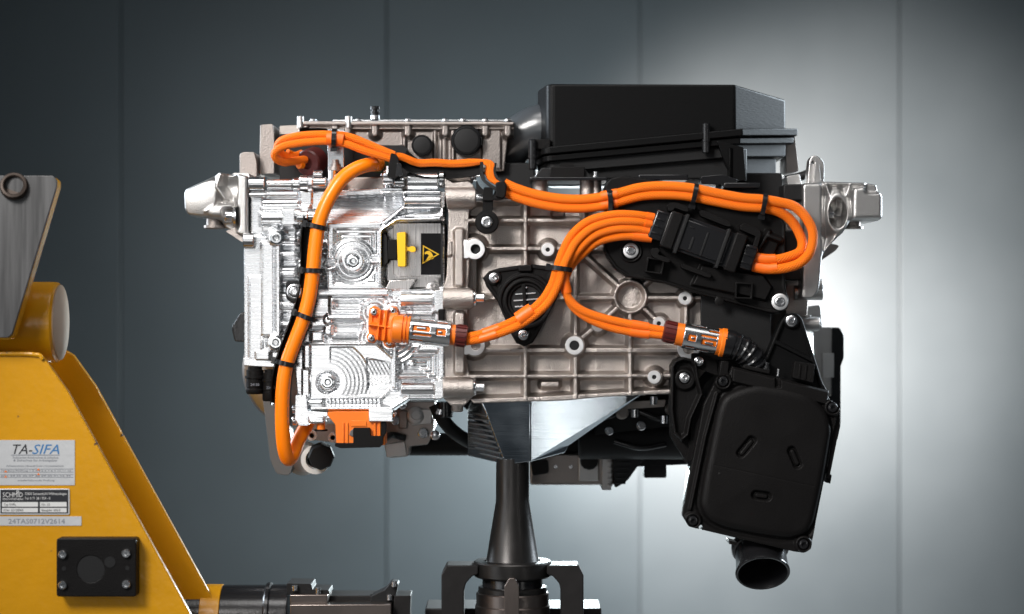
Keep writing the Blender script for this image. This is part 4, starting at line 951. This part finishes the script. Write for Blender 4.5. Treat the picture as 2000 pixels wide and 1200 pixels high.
build('rear_cylinder', cylx(1130, 1345, 858, 260, 42, ch=4), 'black_deep', U)
build('rear_block', prism(rounded([(1180,790),(1330,780),(1330,830),(1160,850)], 6), 200, 300), 'black_deep', U, bevel=4)
for x, y in ((1276,775),(1297,812),(1240,800)): build('bolt', lathe([(8,0),(8,16),(0.02,16)], W(x,y,180), (0,0,-1), 16), 'steel', U)
pb = build('rear_control_unit', box(1035,886,1200,948,300,430), 'cast_rear', U, bevel=5)
build('connector', lathepx([(19,-10),(19,10),(16,14),(0.02,14)], 1150, 900, 290, (0,-1,0), 12), 'black_deep', pb)
build('connector', prism(rounded([(1036,900),(1070,898),(1072,925),(1040,930)], 6), 280, 320), 'black_deep', pb, bevel=5)
build('rib', box(1130,880,1170,940,294,304), 'cast_light', pb, bevel=3); 
for x, y in ((1085,912),(1115,912)): build('bolt', lathepx([(4,0),(4,3),(0.02,3)], x, y, 300), 'steel', pb)
tz = Geo()
box(1176,886,1194,958,285,420,tz)
for i in range(6): box(1186,890+i*11,1196,896+i*11,280,420,tz)
build('toothed_plate', tz, 'cast_light', pb, bevel=1.5)
build('rear_gearbox', prism(rounded([(1196,884),(1290,876),(1250,905),(1225,940),(1200,955)], 8), 285, 420), 'black_gloss', U, bevel=5)
for i in range(6): build('fin', box(1198,892+i*10,1232-i*2,896+i*10,280,300), 'black_gloss', U, bevel=1)
build('rear_plug', box(1258,890,1302,934,300,360), 'black_deep', U, bevel=3); build('rear_plug', prism(rounded([(1200,876),(1400,870),(1400,905),(1240,912)], 5), 290, 380), 'black_deep', U, bevel=4)
build('mid_mass', prism([(900,400),(1540,400),(1540,700),(1320,880),(1000,880),(900,790)], 335, 420), 'black_deep', U)

# small fittings seen blurred under the housings
for x, y, r, d, m in ((812,812,18,188,'cast_light'),(826,846,11,188,'steel'),(772,822,9,188,'steel'),(1215,806,14,190,'cast_dark'),(1252,832,10,190,'steel'),(1310,800,12,190,'cast_rear'),(1190,842,9,192,'steel'),(700,848,10,105,'steel'),(1322,846,10,190,'steel')):
    build('fitting', lathepx([(r,-6),(r,3),(r*0.8,5),(r*0.55,5),(r*0.5,9),(0.02,9)], x, y, d, (0.1,-1,0.1), 24), m, U)
for pts, r in (([(1130,800,200),(1180,815,190),(1230,800,195),(1290,818,190),(1335,805,195)],7),([(720,838,120),(745,858,140),(765,850,170),(790,856,185)],7),([(1200,862,215),(1250,875,210),(1300,868,215)],6)):
    build('wiring_hose', tubeg(pts, r, 12), 'black_gloss', U)
build('cast_web', prism(rounded([(800,800),(846,800),(842,828),(804,832)], 4), 186, 205), 'cast_light', U, bevel=3)
build('cast_web', prism(rounded([(1205,786),(1300,781),(1298,795),(1210,800)], 3), 186, 205), 'cast_dark', U, bevel=2)
build('layer_bracket', prism(rounded([(1578,600),(1602,596),(1606,640),(1590,650),(1576,640)], 4), 180, 240), 'cast_light', U, bevel=3)
build('layer_bracket', prism(rounded([(1536,345),(1562,340),(1566,362),(1540,366)], 3), 120, 200), 'cast_light', U, bevel=2)
build('inner_block', box(1410,338,1528,410,120,260), 'black_deep', U, bevel=3)
# ================================================================== cables: things of their own
def strand(nm, pts, r, m, parent, seg=18, label=None): return build(nm, tubeg(pts, r, seg), m, parent, uv=True, ang=60, label=label)
def ties(parent, lst):
    for (x, y, d, deg, ra, rd, wd) in lst: build('cable_tie', tieg(x, y, d, deg, ra, rd, wd), 'black_gloss', parent, ang=35)
# thick single cable
c1 = thing('power_cable', 'thick smooth orange cable hanging down the left side in a black trough', 'cable', (W(612,480,-26)[0]*S, -26*S, W(612,480,-26)[2]*S))
P1 = [(741,321,120),(740,321,70),(735,321,34),(716,323,4),(692,332,-12),(668,350,-22),(648,378,-26),(632,410,-28),(621,445,-29),(615,490,-29),(611,530,-29),(604,580,-29),(592,625,-29),(574,672,-29),(560,712,-28),(553,755,-26),(551,800,-22),(552,845,-16),(556,880,-6),(563,897,8),(571,890,20),(582,862,32),(596,836,48),(606,815,70)]
jk = build('cable_jacket', tubeg(P1, 14, 28), 'orange', c1, uv=True, ang=60)
g = Geo()
path = wpath(P1, 5.0); 
pr = build('print', sweep([p+np.array((0,-13.55,0))*0+np.array((10.6,-9.2,3.0)) for p in path[14:26]], [(0.8,0),(0,0.25),(-0.8,0)]), 'ink', jk, kind='stuff') if False else None
dots = Geo()
cum = 0
for i in range(20, len(path)-34):
    t = path[i+1]-path[i]; t = t/np.linalg.norm(t); n = np.array((0,-1.0,0)); b = np.cross(t, n); b /= np.linalg.norm(b); n = np.cross(b, t)
    if (i*7) % 11 < 3: continue
    for q in range(2):
        a = R(33); rad = 14.12; c = path[i]+t*(q*2.4)-b*rad*math.cos(a)*-1*(-1)+n*rad*math.sin(a)
        tn = -(b*math.sin(a)+n*math.cos(a)); L = 0.8+0.5*((i*3+q) % 3)/2
        dots.add([c+t*-0.7+tn*-L, c+t*0.7+tn*-L, c+t*0.7+tn*L, c+t*-0.7+tn*L], [(0,1,2,3)])
build('print', dots, 'ink_grey', jk, kind='stuff', smooth=False)
ties(c1, [(619,443,-27,104,19,16,9),(613,529,-27,92,20,16,9),(597,619,-27,112,20,16,9),(558,710,-26,104,19,16,9)])

# long braided pair along the top
c2 = thing('braided_cable_pair', 'orange braided cable pair running along the top to a loop at the right end', 'cable', (0, -0.02, 0.16))
A1 = [(597,312,70),(580,314,52),(556,318,30),(541,312,14),(536,302,6),(544,291,0),(565,283,-4),(600,278,-8),(640,276,-10),(675,281,-10),(705,292,-10),(735,302,-8),(768,312,-4)]
A2 = [(590,300,84),(570,306,72),(552,302,58),(542,290,40),(548,276,26),(570,268,14),(600,264,4),(640,263,-4),(680,267,-8),(715,280,-8),(745,293,-6),(770,303,-4)]
s1 = strand('sleeve', A1, 7.6, 'braid', c2); s2 = strand('sleeve', A2, 7.6, 'braid', c2)
build('shrink_band', tubeg([(639,270,-8),(655,271,-9),(671,273,-9)], 14, 20), 'orange_tape', c2)
build('end_sleeve', tubeg([(596,312,72),(572,315,46)], 8.4), 'orange_tape', c2); build('lead', tubeg([(592,319,70),(575,303,76),(562,296,62)], 5), 'orange', c2)
gl = build('gland', lathepx([(27,-30),(27,4),(24,8),(12,9),(11,4),(0.02,3)], 603, 318, 78, (-0.35,-0.9,-0.25), 36), 'red_brown', c2)
build('core', lathepx([(8,0),(8,10),(6,12),(0.02,12)], 590, 322, 66, (-0.5,-0.8,-0.1), 20), 'orange', c2)
# flat middle part between the clips
B1 = [(768,306,-2),(785,307,0),(802,314,2),(820,319,6),(850,318,6),(885,320,6),(920,318,4),(945,316,0),(957,322,-6),(957,334,-12),(957,346,-18),(968,357,-22),(988,366,-26)]
for k_ in range(3): strand('strand', [(x+(k_-1)*(5 if 940 < x < 975 else 0), y+(k_-1)*(3.2 if x < 940 or x > 962 else 0), d+abs(k_-1)*1.5) for x, y, d in B1], 4.6, 'braid' if True else 'orange', c2)
B2 = [(985,366,-26),(1010,377,-28),(1050,389,-30),(1100,397,-32),(1150,397,-34),(1200,388,-36),(1250,375,-38),(1300,372,-40),(1350,376,-42),(1400,386,-42),(1450,395,-42),(1490,398,-42)]
for dy, dd, tail in ((-8,0,[(1520,395,-42),(1552,404,-42),(1576,428,-44),(1588,458,-46),(1582,492,-48),(1562,514,-48),(1532,524,-46),(1500,526,-42),(1470,520,-38)]),
                     (8.5,4,[(1520,414,-34),(1542,428,-30),(1558,450,-28),(1567,474,-30),(1562,492,-34),(1540,502,-38),(1510,508,-40),(1474,504,-38)])):
    strand('sleeve', [(x, y+dy, d+dd) for x, y, d in B2]+tail, 9.6, 'braid', c2)
build('shrink_band', tubeg([(1174,385,-35),(1189,382,-36),(1206,379,-37)], 10.8), 'orange_tape', c2)
build('shrink_band', tubeg([(1174,402,-31),(1190,399,-32),(1206,396,-33)], 10.8), 'orange_tape', c2)
for a in ([(1518,524,-44),(1495,525,-41),(1470,520,-38)], [(1514,507,-40),(1495,507,-40),(1474,503,-38)]): build('shrink_sleeve', tubeg(a, 10.6), 'orange_tape', c2)
ties(c2, [(1192,391,-34,-10,19,14,9),(1356,381,-42,12,19,14,9),(1491,401,-42,10,20,14,9),(653,271,-9,2,17,15,9)])
build('tie_strap', sweep(wpath([(1192,372,-46),(1192,400,-50),(1192,430,-58),(1193,470,-44)], 5), [(-4,-1),(4,-1),(4,1),(-4,1)]), 'black_gloss', c2)
# black clips guiding the pair
cl = build('guide_clip', prism(rounded([(764,298),(776,304),(782,330),(772,350),(756,346),(760,318)], 4), -22, 40), 'black', c2, bevel=2.5)
build('stem', prism(rounded([(776,318),(784,320),(786,342),(772,346)], 3), -26, -10), 'black_gloss', cl, bevel=1)
build('bolt', lathe([(17,0),(17,4),(10,5),(9,11),(6,12),(6,19,0.1),(0.02,19)], W(759,344,10), (0,0,1), 28), 'sheet', cl)
ch = [(785,308,14),(820,330,18),(860,334,20),(900,332,20),(938,326,14)]
build('channel', sweep(wpath(ch, 5), [(-16,0),(16,0),(16,18),(13,18),(13,3),(-13,3)]), 'black', c2, ang=40)
fl = [(941,322,-8),(941,338,-14),(945,352,-20),(956,362,-26),(972,372,-30)]
build('guide_wall', sweep(wpath(fl, 3), [(-3,-12),(3,-12),(3,14),(-3,14)]), 'black', c2, ang=50)
build('guide_wall', sweep(wpath([(968,322,-2),(966,334,-6),(970,346,-12),(982,358,-18)], 3), [(-2,-12),(2,-12),(2,10),(-2,10)]), 'black', c2, ang=50)
build('fabric_tape', sweep(wpath([(939,345,-22),(945,357,-27),(956,366,-31),(968,372,-34)], 3), [(-9,-8),(10,-8),(10,2),(-9,2)]), 'felt', c2, ang=60)
build('clamp', prism(rounded([(968,357),(984,352),(990,362),(988,382),(982,389),(968,384)], 3), -48, -8), 'black', c2, bevel=2.5)
ar = build('clip_arm', prism(rounded([(944,372),(964,372),(962,416),(942,416)], 2), -30, -18), 'black', c2, bevel=1.5)
build('clip_arm', prism(rounded([(945,366),(962,366),(964,392),(942,392)], 2), -36, -24), 'black', c2, bevel=2)
rn = build('clip_disc', lathepx([(23,-22),(23,-2),(21,0),(13,0.5),(12,-3),(0.02,-3)], 951, 434, -30, seg=44), 'black', c2, ang=40)
build('bolt', lathepx([(10.5,0),(10.5,2.5),(9,3.2),(8,2.5),(7.6,4.5),(6,4.8),(4.4,4,0.16),(4,1,0.16),(0.02,1)], 951, 434, -31), 'steel', rn, ang=40)

# four braided strands from the fuse connector, splitting to both couplings
c3 = thing('braided_cable_bundle', 'four orange braided cables fanning from the black fuse connector to two metal couplings', 'cable', (W(1095,525,-60)[0]*S, -60*S, W(1095,525,-60)[2]*S))
Lf = [[(1280,426,-46),(1240,420,-54),(1195,420,-58),(1150,432,-60),(1118,458,-60),(1100,490,-60),(1088,524,-60),(1078,556,-60),(1056,590,-58),(1020,618,-54),(975,640,-50),(935,654,-46),(900,660,-44)],
      [(1277,439,-46),(1238,433,-56),(1195,434,-60),(1155,447,-64),(1126,472,-66),(1110,500,-68),(1098,528,-68),(1090,556,-66),(1068,594,-64),(1030,626,-60),(985,648,-54),(940,662,-48),(900,668,-44)],
      [(1273,452,-46),(1235,447,-54),(1195,449,-58),(1160,461,-60),(1134,484,-60),(1116,508,-58),(1106,530,-56),(1103,552,-54),(1110,582,-52),(1136,606,-50),(1180,622,-48),(1232,634,-46),(1275,642,-44),(1315,650,-44)],
      [(1270,464,-46),(1235,461,-50),(1198,464,-52),(1165,474,-52),(1140,494,-50),(1120,514,-48),(1108,534,-46),(1104,556,-44),(1114,592,-44),(1142,618,-44),(1184,637,-44),(1230,648,-44),(1275,653,-44),(1315,656,-44)]]
for q in Lf: strand('sleeve', q, 8.2, 'braid', c3)
for a, r in (([(1282,427,-46),(1262,423,-50)],9.2),([(1279,440,-46),(1258,436,-52)],9.2),([(1275,453,-46),(1254,449,-50)],9.2),([(1272,465,-46),(1236,461,-50)],9.4),
             ([(1103,538,-54),(1103,552,-54),(1107,572,-52)],10.5),([(1040,606,-57),(1025,616,-57),(1012,625,-56)],15)): build('shrink_sleeve', tubeg(a, r, 18), 'orange_tape', c3)
for a in ([(975,640,-50),(960,646,-49),(944,651,-47)], [(970,652,-53),(955,657,-51),(938,662,-48)]): build('shrink_sleeve', tubeg(a, 9.2), 'orange_tape', c3)
for a in ([(1233,634,-46),(1250,637,-45),(1266,640,-44)], [(1231,648,-44),(1250,651,-44),(1268,653,-44)]): build('shrink_sleeve', tubeg(a, 9.6), 'orange_tape', c3)
ties(c3, [(1095,525,-60,98,20,16,9)])
def nut(x0, y0, x1, y1, r, d, m, parent, nm='nut'):
    A = Vector(W(x0,y0,d)); B = Vector(W(x1,y1,d)); ax = (B-A).normalized(); L = (B-A).length
    g = Geo(); lathe([(r-4,-1),(r,0.5),(r,L-0.5),(r-4,L+1)], A, ax, 24, g)
    for i in range(14):
        a = 2*math.pi*i/14; n = Vector((0,-1,0)); b = ax.cross(n); c = A+n*((r+0.6)*math.cos(a))+b*((r+0.6)*math.sin(a)); e = n*-math.sin(a)+b*math.cos(a); o = n*math.cos(a)+b*math.sin(a); q = []
        for l in (L*0.12, L*0.9):
            for (i1,i2) in ((-1,-1),(1,-1),(1,1),(-1,1)): q.append(c+ax*l+e*i1*1.9+o*i2*1.4)
        g.add(q, [(3,2,1,0),(4,5,6,7),(0,1,5,4),(1,2,6,5),(2,3,7,6),(3,0,4,7)])
    return build(nm, g, m, parent, ang=30)
def neck(x0, y0, x1, y1, r, d, m, parent):
    A = Vector(W(x0,y0,d)); B = Vector(W(x1,y1,d)); return build('neck', lathe([(r,0),(r,(B-A).length)], A, (B-A), 28), m, parent)
nut(888,654.5,912,657.5,20,CT,'red_brown',c3); neck(876,653,890,655,20,CT,'orange_plastic',c3)
nut(1296,646,1322,652,20,CT,'red_brown',c3); neck(1320,652,1336,655,22,CT,'orange_plastic',c3)

# ================================================================== the support under it
ST = 60
st = thing('support_post', 'blackened steel post with a flared foot and machined wedge block carrying the drive unit', 'support post', (W(1000,1100,ST)[0]*S, ST*S, W(1000,1240,ST)[2]*S))
k = kp(40)
def wv(x, y, d): return W(x, y, d, k)
fv = {'A':(932,770,44),'A2':(948,804,40),'B':(988,908,32),'C':(1036,774,20),'D':(1036,901,20),'E':(1272,764,95),'F':(1104,886,62),'F2':(1112,874,66),'G':(912,803,120),'H':(912,896,112),'T':(924,772,120)}
nm = list(fv); vv = [wv(*fv[q]) for q in nm]; ix = {q: i for i, q in enumerate(nm)}
top_b = [wv(924,772,230), wv(1272,764,230), wv(1104,886,230), wv(912,896,230)]; b0 = len(vv); vv += top_b
def F(s): return tuple(ix[q] for q in s.split())
g = Geo().add(vv, [F('G A2 B H'), F('T A A2 G'), F('A C D B A2'), F('C E F2 F D'), (ix['A'],ix['T'],b0,b0+1,ix['E'],ix['C']), (ix['T'],ix['G'],ix['H'],b0+3,b0), (ix['H'],ix['B'],ix['D'],ix['F'],b0+2,b0+3), (ix['F'],ix['F2'],ix['E'],b0+1,b0+2), (b0,b0+3,b0+2,b0+1)])
wdg = build('wedge_block', g, 'wedge', st, bevel=2.2, seg=2, label='machined aluminium wedge')
rg = Geo()
for i in range(9):
    t = (i+0.5)/9.2
    a_ = np.array(wv(914, 806+t*86, 118)); b_ = np.array(wv(948+t*38, 806+t*98, 40-t*7.5))
    sweep([a_, a_*0.5+b_*0.5, b_], [(2.6*math.cos(q*math.pi/4), 2.6*math.sin(q*math.pi/4)) for q in range(8)], rg)
build('mill_ridge', rg, 'sheet', wdg, kind='stuff')
kk = kp(ST); O = W(1001,1300,ST)
def zt(y): return (1300-y)*kk
build('column', lathe([(54,zt(1098)),(52,zt(1094)),(33,zt(978)),(32.5,zt(900)),(32.5,zt(895))], O, (0,0,1), 48), 'post', st, ang=25)
build('collar', lathe([(74,zt(1126)),(77,zt(1123)),(77,zt(1098)),(75,zt(1095)),(56,zt(1094)),(56,zt(1098))], O, (0,0,1), 64), 'post', st, ang=30)
build('neck', lathe([(60,zt(1150)),(60,zt(1128)),(58,zt(1124))], O, (0,0,1), 48), 'black_gloss', st)
build('lower_ring', lathe([(64,zt(1163)),(68,zt(1160)),(68,zt(1147)),(66,zt(1145)),(58,zt(1144))], O, (0,0,1), 64), 'post', st, ang=30)
hs = thing('clamp_fixture', 'dark steel clamping fixture with two jaws gripping the foot of the black post', 'clamp', (W(1001,1300,ST)[0]*S, ST*S, W(1001,1500,ST)[2]*S))
build('cylinder', lathe([(74,zt(1560)),(74,zt(1182)),(72,zt(1180)),(72,zt(1158)),(70,zt(1156)),(62,zt(1156))], O, (0,0,1), 64), 'brown_steel', hs, ang=30)
build('key', prism(rounded([(985,1146),(994,1130),(1006,1130),(1014,1146),(1014,1560),(985,1560)], 3), ST-92, ST-60), 'brown_steel', hs, bevel=3)
for sgn in (-1, 1):
    mx = lambda x: x if sgn < 0 else 2002-x
    J = [(862,1560),(862,1124),(872,1105),(934,1105),(934,1122),(922,1126),(910,1140),(906,1156),(906,1560)]
    o = [(mx(x), y) for x, y in J]; build('jaw', prism(o, ST-44, ST+30), 'jaw', hs, bevel=2.5)
build('bed', box(830,1189,1175,1600,ST+32,ST+160), 'jaw', hs, bevel=3)

# ================================================================== clamping arm at the lower edge
HO = -260
fr_ = thing('engine_stand', 'yellow painted steel stand with stickers and a scratched steel plate', 'engine stand', (-0.52, HO*S, FZ*S))
kh = kp(HO)
gp = thing('clamping_arm', 'black cylinder with a yellow band and grey clamp pieces lying along the lower edge', 'clamping arm', (W(600,1290,40)[0]*S, 40*S, W(600,1400,40)[2]*S))
AY = 1215
build('band', cylx(398, 436, AY, 40, 74, seg=48), 'yellow', gp); build('end_sleeve', cylx(360, 399, AY, 40, 72, seg=48), 'black_gloss', gp)
build('tube', cylx(436, 522, AY, 40, 73, seg=48), 'black_gloss', gp); build('groove', cylx(520, 532, AY, 40, 78, seg=48, ch=3), 'black_gloss', gp); build('tube', cylx(531, 566, AY, 40, 74, seg=48), 'black_gloss', gp)
build('clamp_block', box(566,1162,640,1300,-20,80), 'brown_steel', gp, bevel=2); build('clamp_block', box(566,1181,764,1300,-36,60), 'brown_steel', gp, bevel=2)
build('rail', box(640,1164,800,1300,20,100), 'jaw', gp, bevel=2)
build('guide', prism(rounded([(560,1140),(608,1141),(610,1152),(642,1153),(644,1162),(560,1162)], 2), 0, 80), 'black_deep', gp, bevel=1.5)
build('hook', prism(rounded([(724,1165),(752,1152),(764,1137),(778,1140),(772,1168),(764,1190),(724,1190)], 4), 0, 50), 'black_deep', gp, bevel=2)
build('wedge_end', prism([(770,1164),(802,1164),(796,1300),(760,1300)], -10, 60), 'jaw', gp, bevel=1.5)
for x, y in ((576,1148),(621,1153),(770,1140),(761,1166)): build('bolt', lathe([(6,0),(6,10),(4,11),(0.02,11)], W(x,y+6,-6), (0,0,1), 18), 'steel', gp)
build('foot', box(440,1285,760,2600,20,90), 'jaw', gp)

# ================================================================== yellow stand on the left
fp = [(-260,690),(70,690),(86,700),(132,764),(374,1204),(560,1550),(600,1850),(-260,1850)]
front = build('side_plate', prism(fp, HO, HO+16), 'yellow', fr_, bevel=3, seg=3)
build('side_plate', prism(fp, HO+250, HO+266, k=kh), 'yellow', fr_, bevel=3, seg=3)
build('web', prism([(-200,704),(30,704),(60,752),(285,1180),(480,1550),(-200,1850)], HO+16, HO+250, k=kh), 'yellow', fr_)
FZp = 600-FZ/kh
build('floor_plate', prism([(-300,1850),(640,1850),(640,FZp),(-300,FZp)], HO-60, HO+330, k=kh), 'yellow', fr_)
wb = sweep(cr([W(-200,694,HO-2),W(-40,693,HO-2),W(66,694,HO-2),W(84,703,HO-2)], 3), [(4*math.cos(a*math.pi/4), 4*math.sin(a*math.pi/4)) for a in range(8)], scale=lambda t: 1)
for i in range(len(wb.v)): 
    s_ = 1+0.18*math.sin((i//8)*2.2); wb.v[i] = (wb.v[i][0], wb.v[i][1]-s_, wb.v[i][2]+s_*1.5)
build('weld_bead', wb, 'yellow', fr_)
cc = W(118,630,HO+100); Lc = 420
cy = build('cross_tube', lathe([(76,-Lc),(76,-10),(75,-5),(71,-1.5),(69,0),(66,0)], cc, (1,0,0), 64), 'yellow', fr_, ang=30)
build('end_cap', lathe([(70.5,-3),(70.5,1.2),(69,2.0),(0.02,2.2)], cc, (1,0,0), 64), 'cap', cy, ang=30)
tp = [(-160,343),(104,343),(111,352),(111,364),(24,652),(16,660),(-160,660)]
pl = build('top_plate', prism(rounded(tp, 4), HO-50, HO-44), 'plate_steel', fr_, bevel=1.2, label='scratched bare steel plate')
build('painted_edge', prism(rounded([(-150,345),(102,345),(112,354),(112,366),(26,656),(18,664),(-150,664)], 4), HO-44, HO-14), 'yellow', fr_, bevel=1.5)
build('bushing', lathepx([(22,-3),(25,0),(25,9),(23,12),(19,13),(17,11),(17,-2),(0.02,-2)], 28, 366, HO-50, (0.10,-0.95,0.28), 44), 'rust', pl, ang=35)
# black cover with four screws
bx = build('cover_box', plate([rr(110,1052,266,1166,5), circ(177,1112,26,40)], HO-34, HO, 2, k=kp(HO-34)), 'black', fr_)
build('dark_bore', lathepx([(26,0),(26,-28),(0.02,-28)], 177, 1112, HO-33, seg=40), 'black_deep', bx)
build('side_hole', lathepx([(10,0),(10,1.2),(0.02,1.2)], 215, 1098, HO-34, seg=24), 'black_deep', bx)
for x, y in ((123,1083),(247,1081),(123,1143),(247,1141)):
    build('screw', lathepx([(8,0),(8,5),(7,6.5),(4.6,6.5),(4.4,1.5),(0.02,1.5)], x, y, HO-34, seg=24), 'turned', bx, ang=35)
for x, y in ((125,1111),(249,1110)): build('hole', lathepx([(4,0.1),(4,0.7),(0.02,0.7)], x, y, HO-34, seg=16), 'black_deep', bx)
# stickers
hd = HO-1.2
s1 = build('sticker', box(-60,860,146,948,hd,HO+2), 'sticker', fr_, label='silver sticker with slanted dark and blue lettering')
td = hd-0.5
g = textg('TA-', 20, 887, td, 19, shear=0.3, width=38); build('print', g, 'ink', s1)
build('print', textg('SIFA', 61, 887, td, 19, shear=0.3, width=53), 'ink_blue', s1)
g = box(22,888.5,116,889.8,td,td+0.3)
textg('Technischer Arbeitsschutz & Sicherheit', 24, 896, td, 4, g, width=90); textg('& Sicherheit für Arbeitgeber', 26, 901.5, td, 4, g, width=86)
build('print', g, 'ink_grey', s1)
g = textg('Arbeitsschutz | Brandschutz | Umweltschutz', 12, 912, td, 3.6, width=112)
for y in (916,922,927,932): box(0,y,143,y+0.8,td,td+0.3,g)
textg('Nächste Prüfung 1 2 3 4 5 6 7 8 9 10 11 12', 2, 921, td, 3, g, width=136); textg('Jahr 24 25 26 27 28 29 30 31 32 33', 2, 931, td, 3, g, width=136); textg('wiederkehrende Prüfung', 34, 940, td, 3.2, g, width=72)
build('print', g, 'ink_grey', s1)
g = Geo()
for x, y in ((11,923),(11,933),(75,919),(75,928)): build('print', prism([(x-3,y),(x,y-4),(x+3,y)], td-0.2, td+0.2), 'orange_plastic', s1)
s2 = build('name_plate', plate([rr(-4,955,136,1006,3)], hd-1, HO+2, 0.6, k=kp(hd-1)), 'sticker', fr_, label='framed black and silver maker plate')
nd = hd-1.6
build('field', box(1,957,133,1003,nd,hd), 'ink', s2)
g = Geo()
for a in ((4,981,74,990),(4,992.5,74,1001),(78,981,130,990),(78,992.5,130,1001)): box(*a, nd-0.5, nd+0.2, g)
build('field', g, 'white_sticker', s2)
g = textg('SCHMID', 5, 971, nd-0.5, 9, width=39); textg('MASCHINENBAU', 5, 977, nd-0.5, 4, g, width=40); textg('72820 Sonnenbühl-Willmandingen', 48, 967, nd-0.5, 5, g, width=82); textg('Tel. 0 71 28 / 924 - 0', 48, 976, nd-0.5, 5, g, width=50)
o = circ(34.5, 960.5, 2.6, 20); plate([o, frame(o, 0.5)[::-1]], nd-0.7, nd-0.3, g=g)
build('print', g, 'white_sticker', s2)
g = textg('Typ VVFL', 7, 988, nd-0.9, 4.5, width=24); textg('KNr. 22120065', 7, 999, nd-0.9, 4.5, g, width=38); textg('Nr. 22', 81, 988, nd-0.9, 4.5, g, width=16); textg('Baujahr 2023', 81, 999, nd-0.9, 4.5, g, width=36)
build('print', g, 'ink', s2)
s3 = build('sticker', box(-60,1009,159,1027,hd,HO+2), 'sticker', fr_, label='narrow silver sticker with a long number')
build('print', textg('24TAS0712V2614', 16, 1023, td, 9.5, width=110), 'ink_grey', s3)
